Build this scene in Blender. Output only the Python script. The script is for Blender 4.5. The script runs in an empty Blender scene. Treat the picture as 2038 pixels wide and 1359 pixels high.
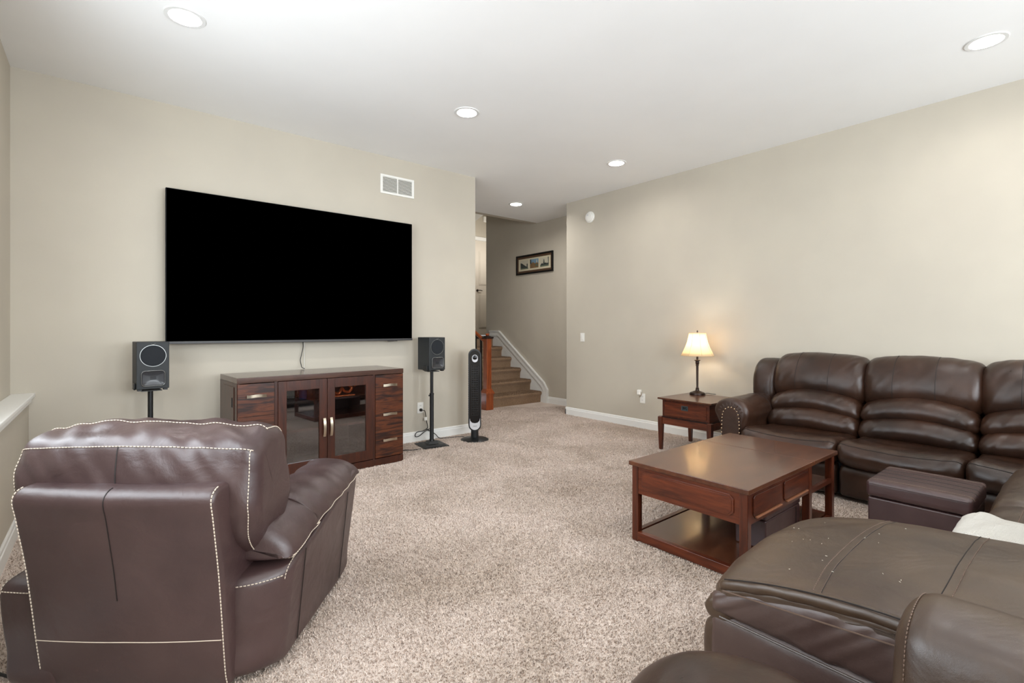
import bpy, bmesh, math, random
from mathutils import Vector, Matrix, noise
random.seed(7)
C = bpy.context.scene.collection
sc = bpy.context.scene
PI = math.pi

# ------------------------------------------------------------------ camera
TH = math.radians(50.4666)
FWD = Vector((math.cos(TH), math.sin(TH), 0)); RGT = Vector((math.sin(TH), -math.cos(TH), 0))
cam_d = bpy.data.cameras.new('camera'); cam = bpy.data.objects.new('camera', cam_d); C.objects.link(cam)
cam.location = (0, 0, 1.2); cam.rotation_euler = (PI/2, 0, TH - PI/2)
cam_d.sensor_width = 36; cam_d.lens = 36*978/2038; cam_d.shift_y = -24.5/2038; cam_d.clip_start = .02
sc.camera = cam
# ------------------------------------------------------------------ world, light, exposure
w = bpy.data.worlds.new('world'); sc.world = w; w.use_nodes = True
bg = w.node_tree.nodes['Background']; bg.inputs[0].default_value = (.80, .88, 1, 1); bg.inputs[1].default_value = 1.6
def area(name, loc, rot, sx, sy, power, col):
    l = bpy.data.lights.new(name, 'AREA'); l.shape = 'RECTANGLE'; l.size = sx; l.size_y = sy
    l.energy = power; l.color = col
    o = bpy.data.objects.new(name, l); C.objects.link(o); o.location = loc; o.rotation_euler = rot
    return o
DAY = (.90, .95, 1.0)
area('daylight_left', (-.62, 2.05, 1.64), (0, -PI/2, 0), 1.28, 2.7, 66, DAY)
area('daylight_back_near', (1.3, -2.33, 1.6), (PI/2, 0, 0), 1.7, 1.6, 132, DAY)
area('daylight_back_far', (3.6, -2.33, 1.6), (PI/2, 0, 0), 1.7, 1.6, 86, DAY)
sc.view_settings.view_transform = 'Standard'; sc.view_settings.look = 'None'
sc.view_settings.exposure = .46; sc.view_settings.gamma = 1; sc.view_settings.use_curve_mapping = False

# ------------------------------------------------------------------ materials
def s2l(c): return tuple(((v/255)/12.92 if v/255 <= .04045 else ((v/255+.055)/1.055)**2.4) for v in c)
def mat(name, col, rough=.5, metal=0, spec=.5, coat=0, emis=None, es=0):
    m = bpy.data.materials.new(name); m.use_nodes = True; b = m.node_tree.nodes['Principled BSDF']
    b.inputs['Base Color'].default_value = (*s2l(col), 1); b.inputs['Roughness'].default_value = rough
    b.inputs['Metallic'].default_value = metal; b.inputs['Specular IOR Level'].default_value = spec
    b.inputs['Coat Weight'].default_value = coat; b.inputs['Coat Roughness'].default_value = .12
    if emis: b.inputs['Emission Color'].default_value = (*s2l(emis), 1); b.inputs['Emission Strength'].default_value = es
    return m
def nd(m, t, **k):
    n = m.node_tree.nodes.new(t)
    for a, v in k.items(): setattr(n, a, v)
    return n
def lk(m, a, b): m.node_tree.links.new(a, b)
def bsdf(m): return m.node_tree.nodes['Principled BSDF']
def coords(m, scale=(1, 1, 1), kind='Object'):
    t = nd(m, 'ShaderNodeTexCoord'); p = nd(m, 'ShaderNodeMapping'); p.inputs['Scale'].default_value = scale
    lk(m, t.outputs[kind], p.inputs['Vector']); return p.outputs['Vector']
def ramp(m, fac, stops):
    r = nd(m, 'ShaderNodeValToRGB'); e = r.color_ramp.elements
    while len(e) < len(stops): e.new(.5)
    for el, (p, c) in zip(e, stops): el.position = p; el.color = (*s2l(c), 1)
    lk(m, fac, r.inputs['Fac']); return r.outputs['Color']
def noi(m, vec, scale, detail=4, rough=.55, dist=0):
    n = nd(m, 'ShaderNodeTexNoise'); n.inputs['Scale'].default_value = scale; n.inputs['Detail'].default_value = detail
    n.inputs['Roughness'].default_value = rough; n.inputs['Distortion'].default_value = dist
    lk(m, vec, n.inputs['Vector']); return n.outputs['Fac']
def bump(m, h, strength, dist, prev=None):
    b = nd(m, 'ShaderNodeBump'); b.inputs['Strength'].default_value = strength; b.inputs['Distance'].default_value = dist
    lk(m, h, b.inputs['Height'])
    if prev: lk(m, prev, b.inputs['Normal'])
    lk(m, b.outputs['Normal'], bsdf(m).inputs['Normal']); return b.outputs['Normal']

def paint(name, c1, c2, rough=.75):
    m = mat(name, c1, rough, spec=.3); v = coords(m)
    lk(m, ramp(m, noi(m, v, 1.3, 3), [(.35, c1), (.65, c2)]), bsdf(m).inputs['Base Color'])
    bump(m, noi(m, v, 160, 3), .12, .002); return m
M_WALL = paint('wall_paint', (197, 189, 174), (191, 183, 169))
M_CEIL = paint('ceiling_paint', (243, 243, 242), (240, 240, 239), .85)
M_TRIM = mat('trim_white', (236, 235, 231), .4)
M_PLASTIC_W = mat('white_plastic', (240, 238, 232), .35)
M_DARKUP = M_WALL

def leather(name, c1, c2, rough=.36, grain=420, wr=.35, wscale=9, spec=.65):
    m = mat(name, c1, rough, spec=spec); v = coords(m)
    lk(m, ramp(m, noi(m, v, 3.5, 5, .6), [(.33, c1), (.68, c2)]), bsdf(m).inputs['Base Color'])
    vo = nd(m, 'ShaderNodeTexVoronoi'); vo.feature = 'DISTANCE_TO_EDGE'; vo.inputs['Scale'].default_value = grain; lk(m, v, vo.inputs['Vector'])
    n1 = bump(m, noi(m, v, wscale, 6, .5, .7), wr, .02)
    mr = nd(m, 'ShaderNodeMapRange'); mr.inputs['From Max'].default_value = .12; lk(m, vo.outputs['Distance'], mr.inputs['Value'])
    bump(m, mr.outputs['Result'], .16, .0012, n1)
    r = nd(m, 'ShaderNodeMapRange'); r.inputs['To Min'].default_value = rough-.06; r.inputs['To Max'].default_value = rough+.10
    lk(m, noi(m, v, 14, 4), r.inputs['Value']); lk(m, r.outputs['Result'], bsdf(m).inputs['Roughness'])
    return m
L_SOFA = leather('sofa_leather', (38, 24, 17), (60, 37, 25), .29, 420, .20, 6, .5)
L_CHAISE = leather('chaise_leather', (54, 39, 30), (76, 58, 42), .33, 480, .28, 6)
L_SIDE_LIT = leather('side_leather_lit', (68, 50, 46), (82, 64, 58), .36, 480, .2, 6)  # chaise sides: highlight put into a lighter base colour
L_REC = leather('recliner_leather', (58, 41, 41), (72, 53, 51), .33, 480, .26, 9)
L_OTTO = leather('ottoman_leather', (60, 40, 40), (72, 50, 48), .30, 520, .14, 6)
M_STITCH = mat('cream_thread', (205, 190, 172), .7)
M_SEAM = mat('dark_seam', (24, 16, 14), .6)
M_SEAML = mat('tan_thread_highlight', (104, 84, 72), .6)  # tan thread; on the piping this tone paints in the leather highlight

def wood(name, cs, scale=(1, 1, 1), rough=.28, coat=.12, ns=3.0):
    m = mat(name, cs[0], rough, coat=coat); v = coords(m, scale)
    n = len(cs); st = [(.3+.4*i/(n-1), c) for i, c in enumerate(cs)]
    f = noi(m, v, ns, 7, .62, .6)
    lk(m, ramp(m, f, st), bsdf(m).inputs['Base Color']); bump(m, noi(m, v, ns*6, 3), .05, .002); return m
W_CHERRY_X = wood('cherry_wood_along_x', [(48, 20, 13), (76, 34, 20), (98, 48, 28)], (1.2, 12, 12))
W_CHERRY_Y = wood('cherry_wood_along_y', [(54, 23, 14), (90, 41, 23), (112, 54, 30)], (12, 1.2, 12))
W_CHERRY_Z = wood('cherry_wood_upright', [(48, 20, 13), (78, 35, 20), (98, 47, 27)], (14, 14, 1.2))
W_TOP = wood('cherry_table_top', [(64, 34, 22), (82, 46, 29), (98, 57, 36)], (1, 5, 8), .27, .35)
W_CAB = wood('walnut_panel', [(24, 10, 7), (42, 18, 11), (92, 46, 22), (34, 15, 10)], (1.2, 9, 13), .34, .1, 2.6)
W_CABZ = wood('walnut_frame', [(42, 17, 8), (58, 25, 12), (74, 33, 16)], (12, 12, 1.5), .34, .1)
W_CABTOP = wood('walnut_top', [(62, 40, 32), (74, 49, 39), (84, 56, 44)], (1.5, 12, 12), .25, .4)
W_NEWEL = wood('newel_wood', [(112, 48, 18), (140, 66, 28), (156, 78, 36)], (14, 14, 1.5), .3, .4)
M_DARKWOOD = mat('dark_wood_edge', (34, 18, 13), .3)
M_BLACK = mat('black_satin', (15, 16, 18), .42)
M_BLACKG = mat('black_gloss', (14, 14, 16), .18)
M_BLACKM = mat('black_matte', (20, 21, 24), .8)
M_TV = mat('screen_black', (0, 0, 0), 1.0, spec=0)
M_TVF = mat('tv_frame', (52, 50, 50), .4)
M_SPK = mat('speaker_grey', (34, 37, 39), .6)
M_CONE = mat('woofer_cloth', (20, 24, 30), .85)
M_HORN = mat('horn_grey', (48, 48, 51), .3)
M_RING = mat('speaker_ring', (150, 152, 150), .3, .8)
M_NICKEL = mat('brushed_nickel', (196, 184, 164), .3, 1)
M_BRONZE = mat('dark_bronze', (52, 38, 32), .38, .6)
M_NAIL = mat('antique_nail', (158, 136, 112), .25, 1)
M_STEELB = mat('antique_pewter', (96, 108, 112), .35, .9)
M_CORD = mat('black_rubber', (22, 20, 19), .5)
M_CARPST = mat('stair_carpet', (140, 114, 88), .95, spec=.1)
M_SILV = mat('silver_plastic', (205, 205, 208), .3, .2)
M_COPPER = mat('copper_glaze', (214, 108, 58), .2, .6)
M_BLUEJ = mat('dark_blue_enamel', (24, 42, 78), .2)
M_EMIT = mat('lit_lens', (255, 255, 255), .5, emis=(255, 252, 244), es=9)
M_PAPER = mat('mat_board', (222, 208, 180), .8)

def glassy(name, tint, gcol, f0):
    """thin glass: clear tint plus mirror reflection growing towards grazing angles"""
    m = bpy.data.materials.new(name); m.use_nodes = True; m.node_tree.nodes.clear()
    o = nd(m, 'ShaderNodeOutputMaterial'); mx = nd(m, 'ShaderNodeMixShader'); t = nd(m, 'ShaderNodeBsdfTransparent'); g = nd(m, 'ShaderNodeBsdfGlossy')
    t.inputs[0].default_value = (*tint, 1); g.inputs['Roughness'].default_value = .01; g.inputs[0].default_value = (*gcol, 1)
    lw = nd(m, 'ShaderNodeLayerWeight'); lw.inputs['Blend'].default_value = .5
    p = nd(m, 'ShaderNodeMath'); p.operation = 'POWER'; p.inputs[1].default_value = 5; lk(m, lw.outputs['Facing'], p.inputs[0])
    a = nd(m, 'ShaderNodeMath'); a.operation = 'MULTIPLY_ADD'; a.inputs[1].default_value = 1-f0; a.inputs[2].default_value = f0; lk(m, p.outputs[0], a.inputs[0])
    lk(m, a.outputs[0], mx.inputs[0]); lk(m, t.outputs[0], mx.inputs[1]); lk(m, g.outputs[0], mx.inputs[2]); lk(m, mx.outputs[0], o.inputs[0]); return m
M_GLASS = glassy('smoked_glass', (.90, .91, .92), (.95, .97, 1), .13)
M_CLEAR = glassy('window_glass', (.98, .99, .99), (1, 1, 1), .03)

# carpet: beige frieze pile with vacuum tracks and soil variation
def carpetmat(name, cols, obj=True):
    m = mat(name, cols[0], .95, spec=.08); v = coords(m)
    sp = noi(m, v, 260, 2, .7)
    c = ramp(m, sp, [(.36, cols[0]), (.5, cols[1]), (.62, cols[2])])
    big = noi(m, v, 1.8, 4, .6, .5)
    mx = nd(m, 'ShaderNodeMix'); mx.data_type = 'RGBA'; mx.blend_type = 'MULTIPLY'
    lk(m, c, mx.inputs[6]); lk(m, ramp(m, big, [(.3, (226, 222, 216)), (.6, (255, 255, 255))]), mx.inputs[7]); mx.inputs[0].default_value = 1
    lk(m, mx.outputs[2], bsdf(m).inputs['Base Color'])
    bump(m, noi(m, v, 150, 3, .6), .8, .012)
    bsdf(m).inputs['Sheen Weight'].default_value = .15
    return m
M_CARPET = carpetmat('beige_carpet', [(190, 165, 148), (230, 212, 199), (244, 232, 223)])
M_CARPST = carpetmat('stair_carpet_brown', [(104, 80, 58), (156, 126, 98), (186, 154, 124)])

# ------------------------------------------------------------------ helpers
def thing(name, label, cat, loc=(0, 0, 0), rz=0, group=None):
    o = bpy.data.objects.new(name, None); C.objects.link(o); o.location = loc; o.rotation_euler = (0, 0, rz)
    o['label'] = label; o['category'] = cat; o.empty_display_size = .1
    if group: o['group'] = group
    return o
def tag(o, label, cat, group=None):
    o['label'] = label; o['category'] = cat
    if group: o['group'] = group
    return o
def mk(name, verts, faces, m, parent=None, smooth=True, label=None, angle=None):
    me = bpy.data.meshes.new(name); me.from_pydata([tuple(v) for v in verts], [], faces); me.validate(); me.update()
    if smooth:
        me.polygons.foreach_set('use_smooth', [True]*len(me.polygons))
        if angle is not None: me.set_sharp_from_angle(angle=angle)
    me.materials.append(m); o = bpy.data.objects.new(name, me); C.objects.link(o)
    if parent: o.parent = parent
    if label: o['label'] = label
    return o
def frombm(name, bm, m, parent=None, smooth=False, label=None, angle=.6):
    bmesh.ops.recalc_face_normals(bm, faces=bm.faces)
    me = bpy.data.meshes.new(name); bm.to_mesh(me); bm.free()
    if smooth:
        me.polygons.foreach_set('use_smooth', [True]*len(me.polygons)); me.set_sharp_from_angle(angle=.9)
    me.materials.append(m); o = bpy.data.objects.new(name, me); C.objects.link(o)
    if smooth: wn = o.modifiers.new('normals', 'WEIGHTED_NORMAL'); wn.keep_sharp = True
    if parent: o.parent = parent
    if label: o['label'] = label
    return o
def bmbox(bm, x0, x1, y0, y1, z0, z1, bev=0, seg=2, M=None):
    r = bmesh.ops.create_cube(bm, size=1, matrix=Matrix.Translation(((x0+x1)/2, (y0+y1)/2, (z0+z1)/2)) @ Matrix.Diagonal((abs(x1-x0), abs(y1-y0), abs(z1-z0), 1)))
    vs = r['verts']
    if M: bmesh.ops.transform(bm, matrix=M, verts=vs)
    if bev:
        es = list({e for v in vs for e in v.link_edges})
        bmesh.ops.bevel(bm, geom=es, offset=bev, segments=seg, affect='EDGES', profile=.5)
def box(name, x0, x1, y0, y1, z0, z1, m, parent=None, bev=0, seg=2, label=None, M=None):
    bm = bmesh.new(); bmbox(bm, x0, x1, y0, y1, z0, z1, bev, seg, M)
    return frombm(name, bm, m, parent, smooth=bev > 0, label=label)
def struct(o): o['kind'] = 'structure'; return o
def prism(name, pts, lo, hi, axis, m, parent=None, bev=0, label=None, smooth=False):
    """polygon pts extruded lo..hi along axis (0 x,1 y,2 z); pts in the other two coords in order"""
    bm = bmesh.new()
    def p3(p, t): return (t, p[0], p[1]) if axis == 0 else ((p[0], t, p[1]) if axis == 1 else (p[0], p[1], t))
    a = [bm.verts.new(p3(p, lo)) for p in pts]; b = [bm.verts.new(p3(p, hi)) for p in pts]
    bm.faces.new(a); bm.faces.new(b[::-1]); n = len(pts)
    for i in range(n): bm.faces.new((a[i], b[i], b[(i+1) % n], a[(i+1) % n]))
    if bev: bmesh.ops.bevel(bm, geom=list(bm.edges), offset=bev, segments=2, affect='EDGES', profile=.5)
    return frombm(name, bm, m, parent, smooth or bev > 0, label)
def lathe_v(prof, n=32, c=(0, 0, 0)):
    vs = []; fs = []
    for r, z in prof:
        for i in range(n): a = 2*PI*i/n; vs.append((c[0]+r*math.cos(a), c[1]+r*math.sin(a), c[2]+z))
    for j in range(len(prof)-1):
        for i in range(n): fs.append((j*n+i, j*n+(i+1) % n, (j+1)*n+(i+1) % n, (j+1)*n+i))
    fs.append(tuple(range(n))[::-1]); k = (len(prof)-1)*n; fs.append(tuple(range(k, k+n)))
    return vs, fs
def lathe(name, prof, m, parent=None, n=32, c=(0, 0, 0), label=None, M=None, angle=.7, caps=True):
    vs, fs = lathe_v(prof, n, c)
    if not caps: fs = fs[:-2]
    if M: vs = [M @ Vector(v) for v in vs]
    return mk(name, vs, fs, m, parent, True, label, angle)
def catmull(pts, per=6, closed=False):
    P = [Vector(p) for p in pts]; n = len(P); out = []
    rng = range(n) if closed else range(n-1)
    for i in rng:
        p0 = P[(i-1) % n] if closed or i > 0 else P[0]; p1 = P[i]; p2 = P[(i+1) % n]; p3 = P[(i+2) % n] if closed or i+2 < n else P[-1]
        for k in range(per):
            t = k/per
            out.append(.5*((2*p1)+(p2-p0)*t+(2*p0-5*p1+4*p2-p3)*t*t+(3*p1-p0-3*p2+p3)*t**3))
    if not closed: out.append(P[-1])
    return out
def tube_into(vs, fs, pts, r, n=8):
    pts = [Vector(p) for p in pts]; base = len(vs); up = Vector((0, 0, 1)); prev = None
    for i, p in enumerate(pts):
        t = (pts[min(i+1, len(pts)-1)]-pts[max(i-1, 0)])
        if t.length < 1e-9: t = Vector((0, 0, 1))
        t.normalize()
        a = prev - t*prev.dot(t) if prev is not None else t.cross(up if abs(t.z) < .9 else Vector((1, 0, 0)))
        if a.length < 1e-6: a = t.orthogonal()
        a.normalize(); prev = a; b = t.cross(a)
        for k in range(n): an = 2*PI*k/n; vs.append(p+(a*math.cos(an)+b*math.sin(an))*r)
    for i in range(len(pts)-1):
        for k in range(n): fs.append((base+i*n+k, base+i*n+(k+1) % n, base+(i+1)*n+(k+1) % n, base+(i+1)*n+k))
    fs.append(tuple(base+k for k in range(n))[::-1]); e = base+(len(pts)-1)*n; fs.append(tuple(e+k for k in range(n)))
def tube(name, pts, r, m, parent=None, n=8, per=0, label=None):
    if per: pts = catmull(pts, per)
    vs = []; fs = []; tube_into(vs, fs, pts, r, n); return mk(name, vs, fs, m, parent, True, label, .9)
def stitches(name, line, m, parent, r=.0014, ln=.009, gap=.005, rail=True, label=None):
    """a raised seam with dashes of thread along a polyline"""
    line = [Vector(p) for p in line]; cum = [0]
    for a, b in zip(line, line[1:]): cum.append(cum[-1]+(b-a).length)
    def at(s):
        for i in range(len(line)-1):
            if cum[i+1] >= s: return line[i].lerp(line[i+1], (s-cum[i])/max(1e-9, cum[i+1]-cum[i]))
        return line[-1]
    vs = []; fs = []; s = 0
    while s < cum[-1]-ln:
        tube_into(vs, fs, [at(s), at(s+ln*.5), at(s+ln)], r, 5); s += ln+gap
    return mk(name, vs, fs, m, parent, True, label)
def fbm(p, sc_): return noise.noise(Vector(p)*sc_)*.65+noise.noise(Vector(p)*sc_*2.1+Vector((5, 3, 1)))*.35
def resample(pts, n):
    """closed 2d curve: catmull then equal arc length"""
    q = catmull([(p[0], p[1], 0) for p in pts], 8, True); q.append(q[0]); cum = [0]
    for a, b in zip(q, q[1:]): cum.append(cum[-1]+(b-a).length)
    out = []; j = 0
    for i in range(n):
        s = cum[-1]*i/n
        while cum[j+1] < s: j += 1
        out.append(q[j].lerp(q[j+1], (s-cum[j])/max(1e-9, cum[j+1]-cum[j])))
    return out
def loft(name, prof, s0, s1, r, m, parent, fmap, n=72, ns=36, ke=7, puff=0, nz=0, nsc=6, seed=0, wr=0, wsc=(40, 6), edge=.0, label=None, pexp=1.0, rz=None, wd=.5):
    """soft upholstered body: closed profile swept along s with rounded, inset ends. fmap(a,b,s)->xyz"""
    P = resample(prof, n)
    ar = sum(P[i].x*P[(i+1) % n].y-P[(i+1) % n].x*P[i].y for i in range(n))
    if ar < 0: P = P[::-1]
    N = []
    for i in range(n):
        t = P[(i+2) % n]-P[(i-2) % n]; v = Vector((t.y, -t.x, 0)); v.normalize(); N.append(v)
    cen = sum(P, Vector())/n
    st = []
    for k in range(ke): ph = PI/2*k/ke; st.append((s0+r*(1-math.cos(ph)), (rz or r)*(1-math.sin(ph))))
    L = s1-s0-2*r
    for k in range(ns+1): st.append((s0+r+L*k/ns, 0))
    for k in range(ke-1, -1, -1): ph = PI/2*k/ke; st.append((s1-r*(1-math.cos(ph)), (rz or r)*(1-math.sin(ph))))
    rings = []
    for s, ins in st:
        u = (s-s0)/(s1-s0); pf = puff*max(0, 1-abs(2*u-1)**2.6)**pexp
        en = abs(2*u-1)**4
        ring = []
        for i in range(n):
            q = P[i]-N[i]*ins; 
            if ins > 0:  # keep from folding over
                q = P[i].lerp(q, 1) if (q-cen).dot(P[i]-cen) > 0 else cen.copy()
            d = pf
            if nz: d += nz*fbm((P[i].x+seed*3.1, P[i].y+seed, s*1.0+seed*7), nsc)
            if wr: d += wr*noise.noise(Vector(((s+wd*(P[i].x+P[i].y))*wsc[0]+seed, P[i].x*wsc[1], P[i].y*wsc[1]+seed)))*(.12+.88*max(en, edge))
            q = q+N[i]*d
            ring.append(Vector(fmap(q.x, q.y, s)))
        rings.append(ring)
    vs = [v for rg in rings for v in rg]; fs = []
    for j in range(len(rings)-1):
        for i in range(n): fs.append((j*n+i, j*n+(i+1) % n, (j+1)*n+(i+1) % n, (j+1)*n+i))
    for j in (0, len(rings)-1):
        c = sum(rings[j], Vector())/n; ci = len(vs); vs.append(c)
        for i in range(n):
            a, b = j*n+i, j*n+(i+1) % n
            fs.append((b, a, ci) if j == 0 else (a, b, ci))
    o = mk(name, vs, fs, m, parent, True, label)
    # make the winding outward whatever the map's handedness
    me = o.data; me.update()
    vol = 0
    for p in me.polygons:
        c = [me.vertices[i].co for i in p.vertices]
        for k in range(1, len(c)-1): vol += c[0].dot(c[k].cross(c[k+1]))
    if vol < 0: me.flip_normals()
    return o, rings, P, N, st
def near(P, a, b): return min(range(len(P)), key=lambda i: (P[i].x-a)**2+(P[i].y-b)**2)
def across(res, a, b, off=.0015, k0=0, k1=None):
    """seam line running along s at profile spot (a,b)"""
    o, R, P, N, st = res; i = near(P, a, b); line = []
    for rg in R[k0:k1]:
        c = sum(rg, Vector())/len(rg); v = rg[i]; line.append(v+(v-c).normalized()*off)
    return line
def ringline(res, k, i0, i1, off=.0015):
    """seam line running round the profile at station k from profile index i0 to i1"""
    o, R, P, N, st = res; n = len(P); rg = R[k]; c = sum(rg, Vector())/n; out = []; i = i0
    while True:
        out.append(rg[i]+(rg[i]-c).normalized()*off)
        if i == i1: break
        i = (i+1) % n
    return out
def rrect(a0, a1, b0, b1, r, k=3):
    pts = []
    for cx, cy, st in ((a1-r, b1-r, 0), (a0+r, b1-r, 90), (a0+r, b0+r, 180), (a1-r, b0+r, 270)):
        for i in range(k+1): t = math.radians(st+90*i/k); pts.append((cx+r*math.cos(t), cy+r*math.sin(t)))
    out = []
    n = len(pts)
    for i in range(n):
        out.append(pts[i]); p, q = pts[i], pts[(i+1) % n]; d = math.hypot(q[0]-p[0], q[1]-p[1])
        m_ = int(d/.08)
        for j in range(1, m_+1): out.append((p[0]+(q[0]-p[0])*j/(m_+1), p[1]+(q[1]-p[1])*j/(m_+1)))
    return out

# ------------------------------------------------------------------ the room shell
CE = 2.97; YA = 4.70; XB = 5.0; XD = 5.54
struct(box('floor', -.75, 5.7, -2.4, 6.6, -.1, 0, M_CARPET))
# ceiling with holes for the recessed lights
LIGHTS = [(.344, 3.33), (2.27, 3.33), (4.19, 3.33), (4.172, .474), (4.469, 5.326), (2.27, .474), (.344, .474)]
def ceiling():
    bm = bmesh.new(); n = 28; R0 = .098
    xs = sorted({-.75, 5.7} | {round(x+s*.16, 4) for x, y in LIGHTS for s in (-1, 1)}); ys = sorted({-2.4, 6.06} | {round(y+s*.16, 4) for x, y in LIGHTS for s in (-1, 1)})
    for i in range(len(xs)-1):
        for j in range(len(ys)-1):
            x0, x1, y0, y1 = xs[i], xs[i+1], ys[j], ys[j+1]
            h = [l for l in LIGHTS if x0-.001 <= l[0] <= x1+.001 and y0-.001 <= l[1] <= y1+.001 and abs((x0+x1)/2-l[0]) < .17 and abs((y0+y1)/2-l[1]) < .17]
            full = None
            for l in LIGHTS:
                if x0 < l[0]+.159 and x1 > l[0]-.159 and y0 < l[1]+.159 and y1 > l[1]-.159: full = l
            if not full:
                bm.faces.new([bm.verts.new(p) for p in ((x0, y0, CE), (x0, y1, CE), (x1, y1, CE), (x1, y0, CE))]); continue
            cx, cy = full
            def P(a, r): return (cx+r*math.cos(a), cy+r*math.sin(a), CE)
            # ring cell part: build only once per light, when this cell holds its centre
    done = set()
    for (cx, cy) in LIGHTS:
        inner = []; outer = []
        for k in range(n):
            a = 2*PI*k/n+PI/n; c, s = math.cos(a), math.sin(a); t = .16/max(abs(c), abs(s))
            inner.append(bm.verts.new((cx+R0*c, cy+R0*s, CE))); outer.append(bm.verts.new((cx+t*c, cy+t*s, CE)))
        for k in range(n): bm.faces.new((inner[k], outer[k], outer[(k+1) % n], inner[(k+1) % n]))
        for sx, sy in ((1, 1), (-1, 1), (-1, -1), (1, -1)):
            co = [v for v in outer if (v.co.x-cx)*sx > .1 and (v.co.y-cy)*sy > .1]
            a1 = min(co, key=lambda v: abs(abs(v.co.x-cx)-.16)+abs(v.co.y-cy)*-.001); 
            ex = [v for v in co if abs(abs(v.co.x-cx)-.16) < 1e-4]; ey = [v for v in co if abs(abs(v.co.y-cy)-.16) < 1e-4]
            if ex and ey:
                p = max(ex, key=lambda v: abs(v.co.y-cy)); q = max(ey, key=lambda v: abs(v.co.x-cx))
                if p is not q: bm.faces.new((p, bm.verts.new((cx+.16*sx, cy+.16*sy, CE)), q))
    bmesh.ops.remove_doubles(bm, verts=bm.verts, dist=1e-4)
    for f in bm.faces:
        if f.normal.z > 0: f.normal_flip()
    # roof slab above so that the ceiling is closed
    bmbox(bm, -.75, 5.7, -2.4, 6.06, CE+.16, CE+.26)
    me = bpy.data.meshes.new('ceiling'); bm.to_mesh(me); bm.free(); me.materials.append(M_CEIL)
    o = bpy.data.objects.new('ceiling', me); C.objects.link(o); return struct(o)
ceiling()
struct(box('wall_front', -.75, 3.323, YA, YA+.13, 0, CE+.2, M_WALL))
struct(box('wall_right', XB, XD+.16, -2.4, 4.85, 0, CE+.2, M_WALL))
struct(box('wall_stair', XD, XD+.16, 4.85, 7.36, 0, 4.2, M_WALL))
struct(box('wall_hall', 3.19, 3.31, YA+.13, 8.7, 0, 4.2, M_WALL))
# left wall with a window opening
def wall_open(name, along, fixed0, fixed1, a0, a1, z0, z1, holes, m):
    bm = bmesh.new(); xs = sorted({a0, a1} | {h[0] for h in holes} | {h[1] for h in holes})
    for i in range(len(xs)-1):
        hs = [h for h in holes if h[0] <= xs[i] < h[1]]
        segs = [(z0, z1)] if not hs else [(z0, hs[0][2]), (hs[0][3], z1)]
        for s0, s1 in segs:
            if along == 'y': bmbox(bm, fixed0, fixed1, xs[i], xs[i+1], s0, s1)
            else: bmbox(bm, xs[i], xs[i+1], fixed0, fixed1, s0, s1)
    return struct(frombm(name, bm, m))
wall_open('wall_left', 'y', -.62, -.5, -2.4, YA, 0, CE+.2, [(.7, 3.4, 1.0, 2.3)], M_WALL)
wall_open('wall_back', 'x', -2.33, -2.2, -.5, 5.0, 0, CE+.2, [(.45, 2.15, .8, 2.4), (2.75, 4.45, .8, 2.4)], M_WALL)
def window(name, along, f, a0, a1, z0, z1, n):
    o = thing(name, '', ''); del o['label']; del o['category']; o['kind'] = 'structure'
    if along == 'y': o.location = (f, (a0+a1)/2, z0)
    else: o.location = ((a0+a1)/2, f, z0)
    hw = (a1-a0)/2; H = z1-z0
    def bb(bm, u0, u1, q0, q1, t):
        if along == 'y': bmbox(bm, -t, t, u0, u1, q0, q1)
        else: bmbox(bm, u0, u1, -t, t, q0, q1)
    bm = bmesh.new()
    bb(bm, -hw, hw, 0, .05, .03); bb(bm, -hw, hw, H-.05, H, .03); bb(bm, -hw, -hw+.05, .05, H-.05, .03); bb(bm, hw-.05, hw, .05, H-.05, .03)
    frombm('window_frame', bm, M_TRIM, o)
    pw = (2*hw-.1)/n
    for k in range(n):
        u0 = -hw+.05+k*pw; bm = bmesh.new()
        bb(bm, u0, u0+.03, .05, H-.05, .022); bb(bm, u0+pw-.03, u0+pw, .05, H-.05, .022); bb(bm, u0+.03, u0+pw-.03, .05, .08, .022); bb(bm, u0+.03, u0+pw-.03, H-.08, H-.05, .022)
        s = frombm('sash', bm, M_TRIM, o)
        bm = bmesh.new(); bb(bm, u0+.03, u0+pw-.03, .08, H-.08, .003); frombm('pane', bm, M_CLEAR, s)
window('window_1', 'y', -.56, .7, 3.4, 1.0, 2.3, 3)
window('window_2', 'x', -2.265, .45, 2.15, .8, 2.4, 2)
window('window_3', 'x', -2.265, 2.75, 4.45, .8, 2.4, 2)
# low ledge wall on the left with its white cap
struct(box('wall_ledge', -.5, -.41, -2.2, YA, 0, .735, M_WALL))
struct(box('trim_1', -.5, -.378, -2.2, YA, .735, .762, M_TRIM, bev=.006))
struct(box('trim_2', -.5, -.395, -2.2, YA, .70, .735, M_TRIM, bev=.004))

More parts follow.
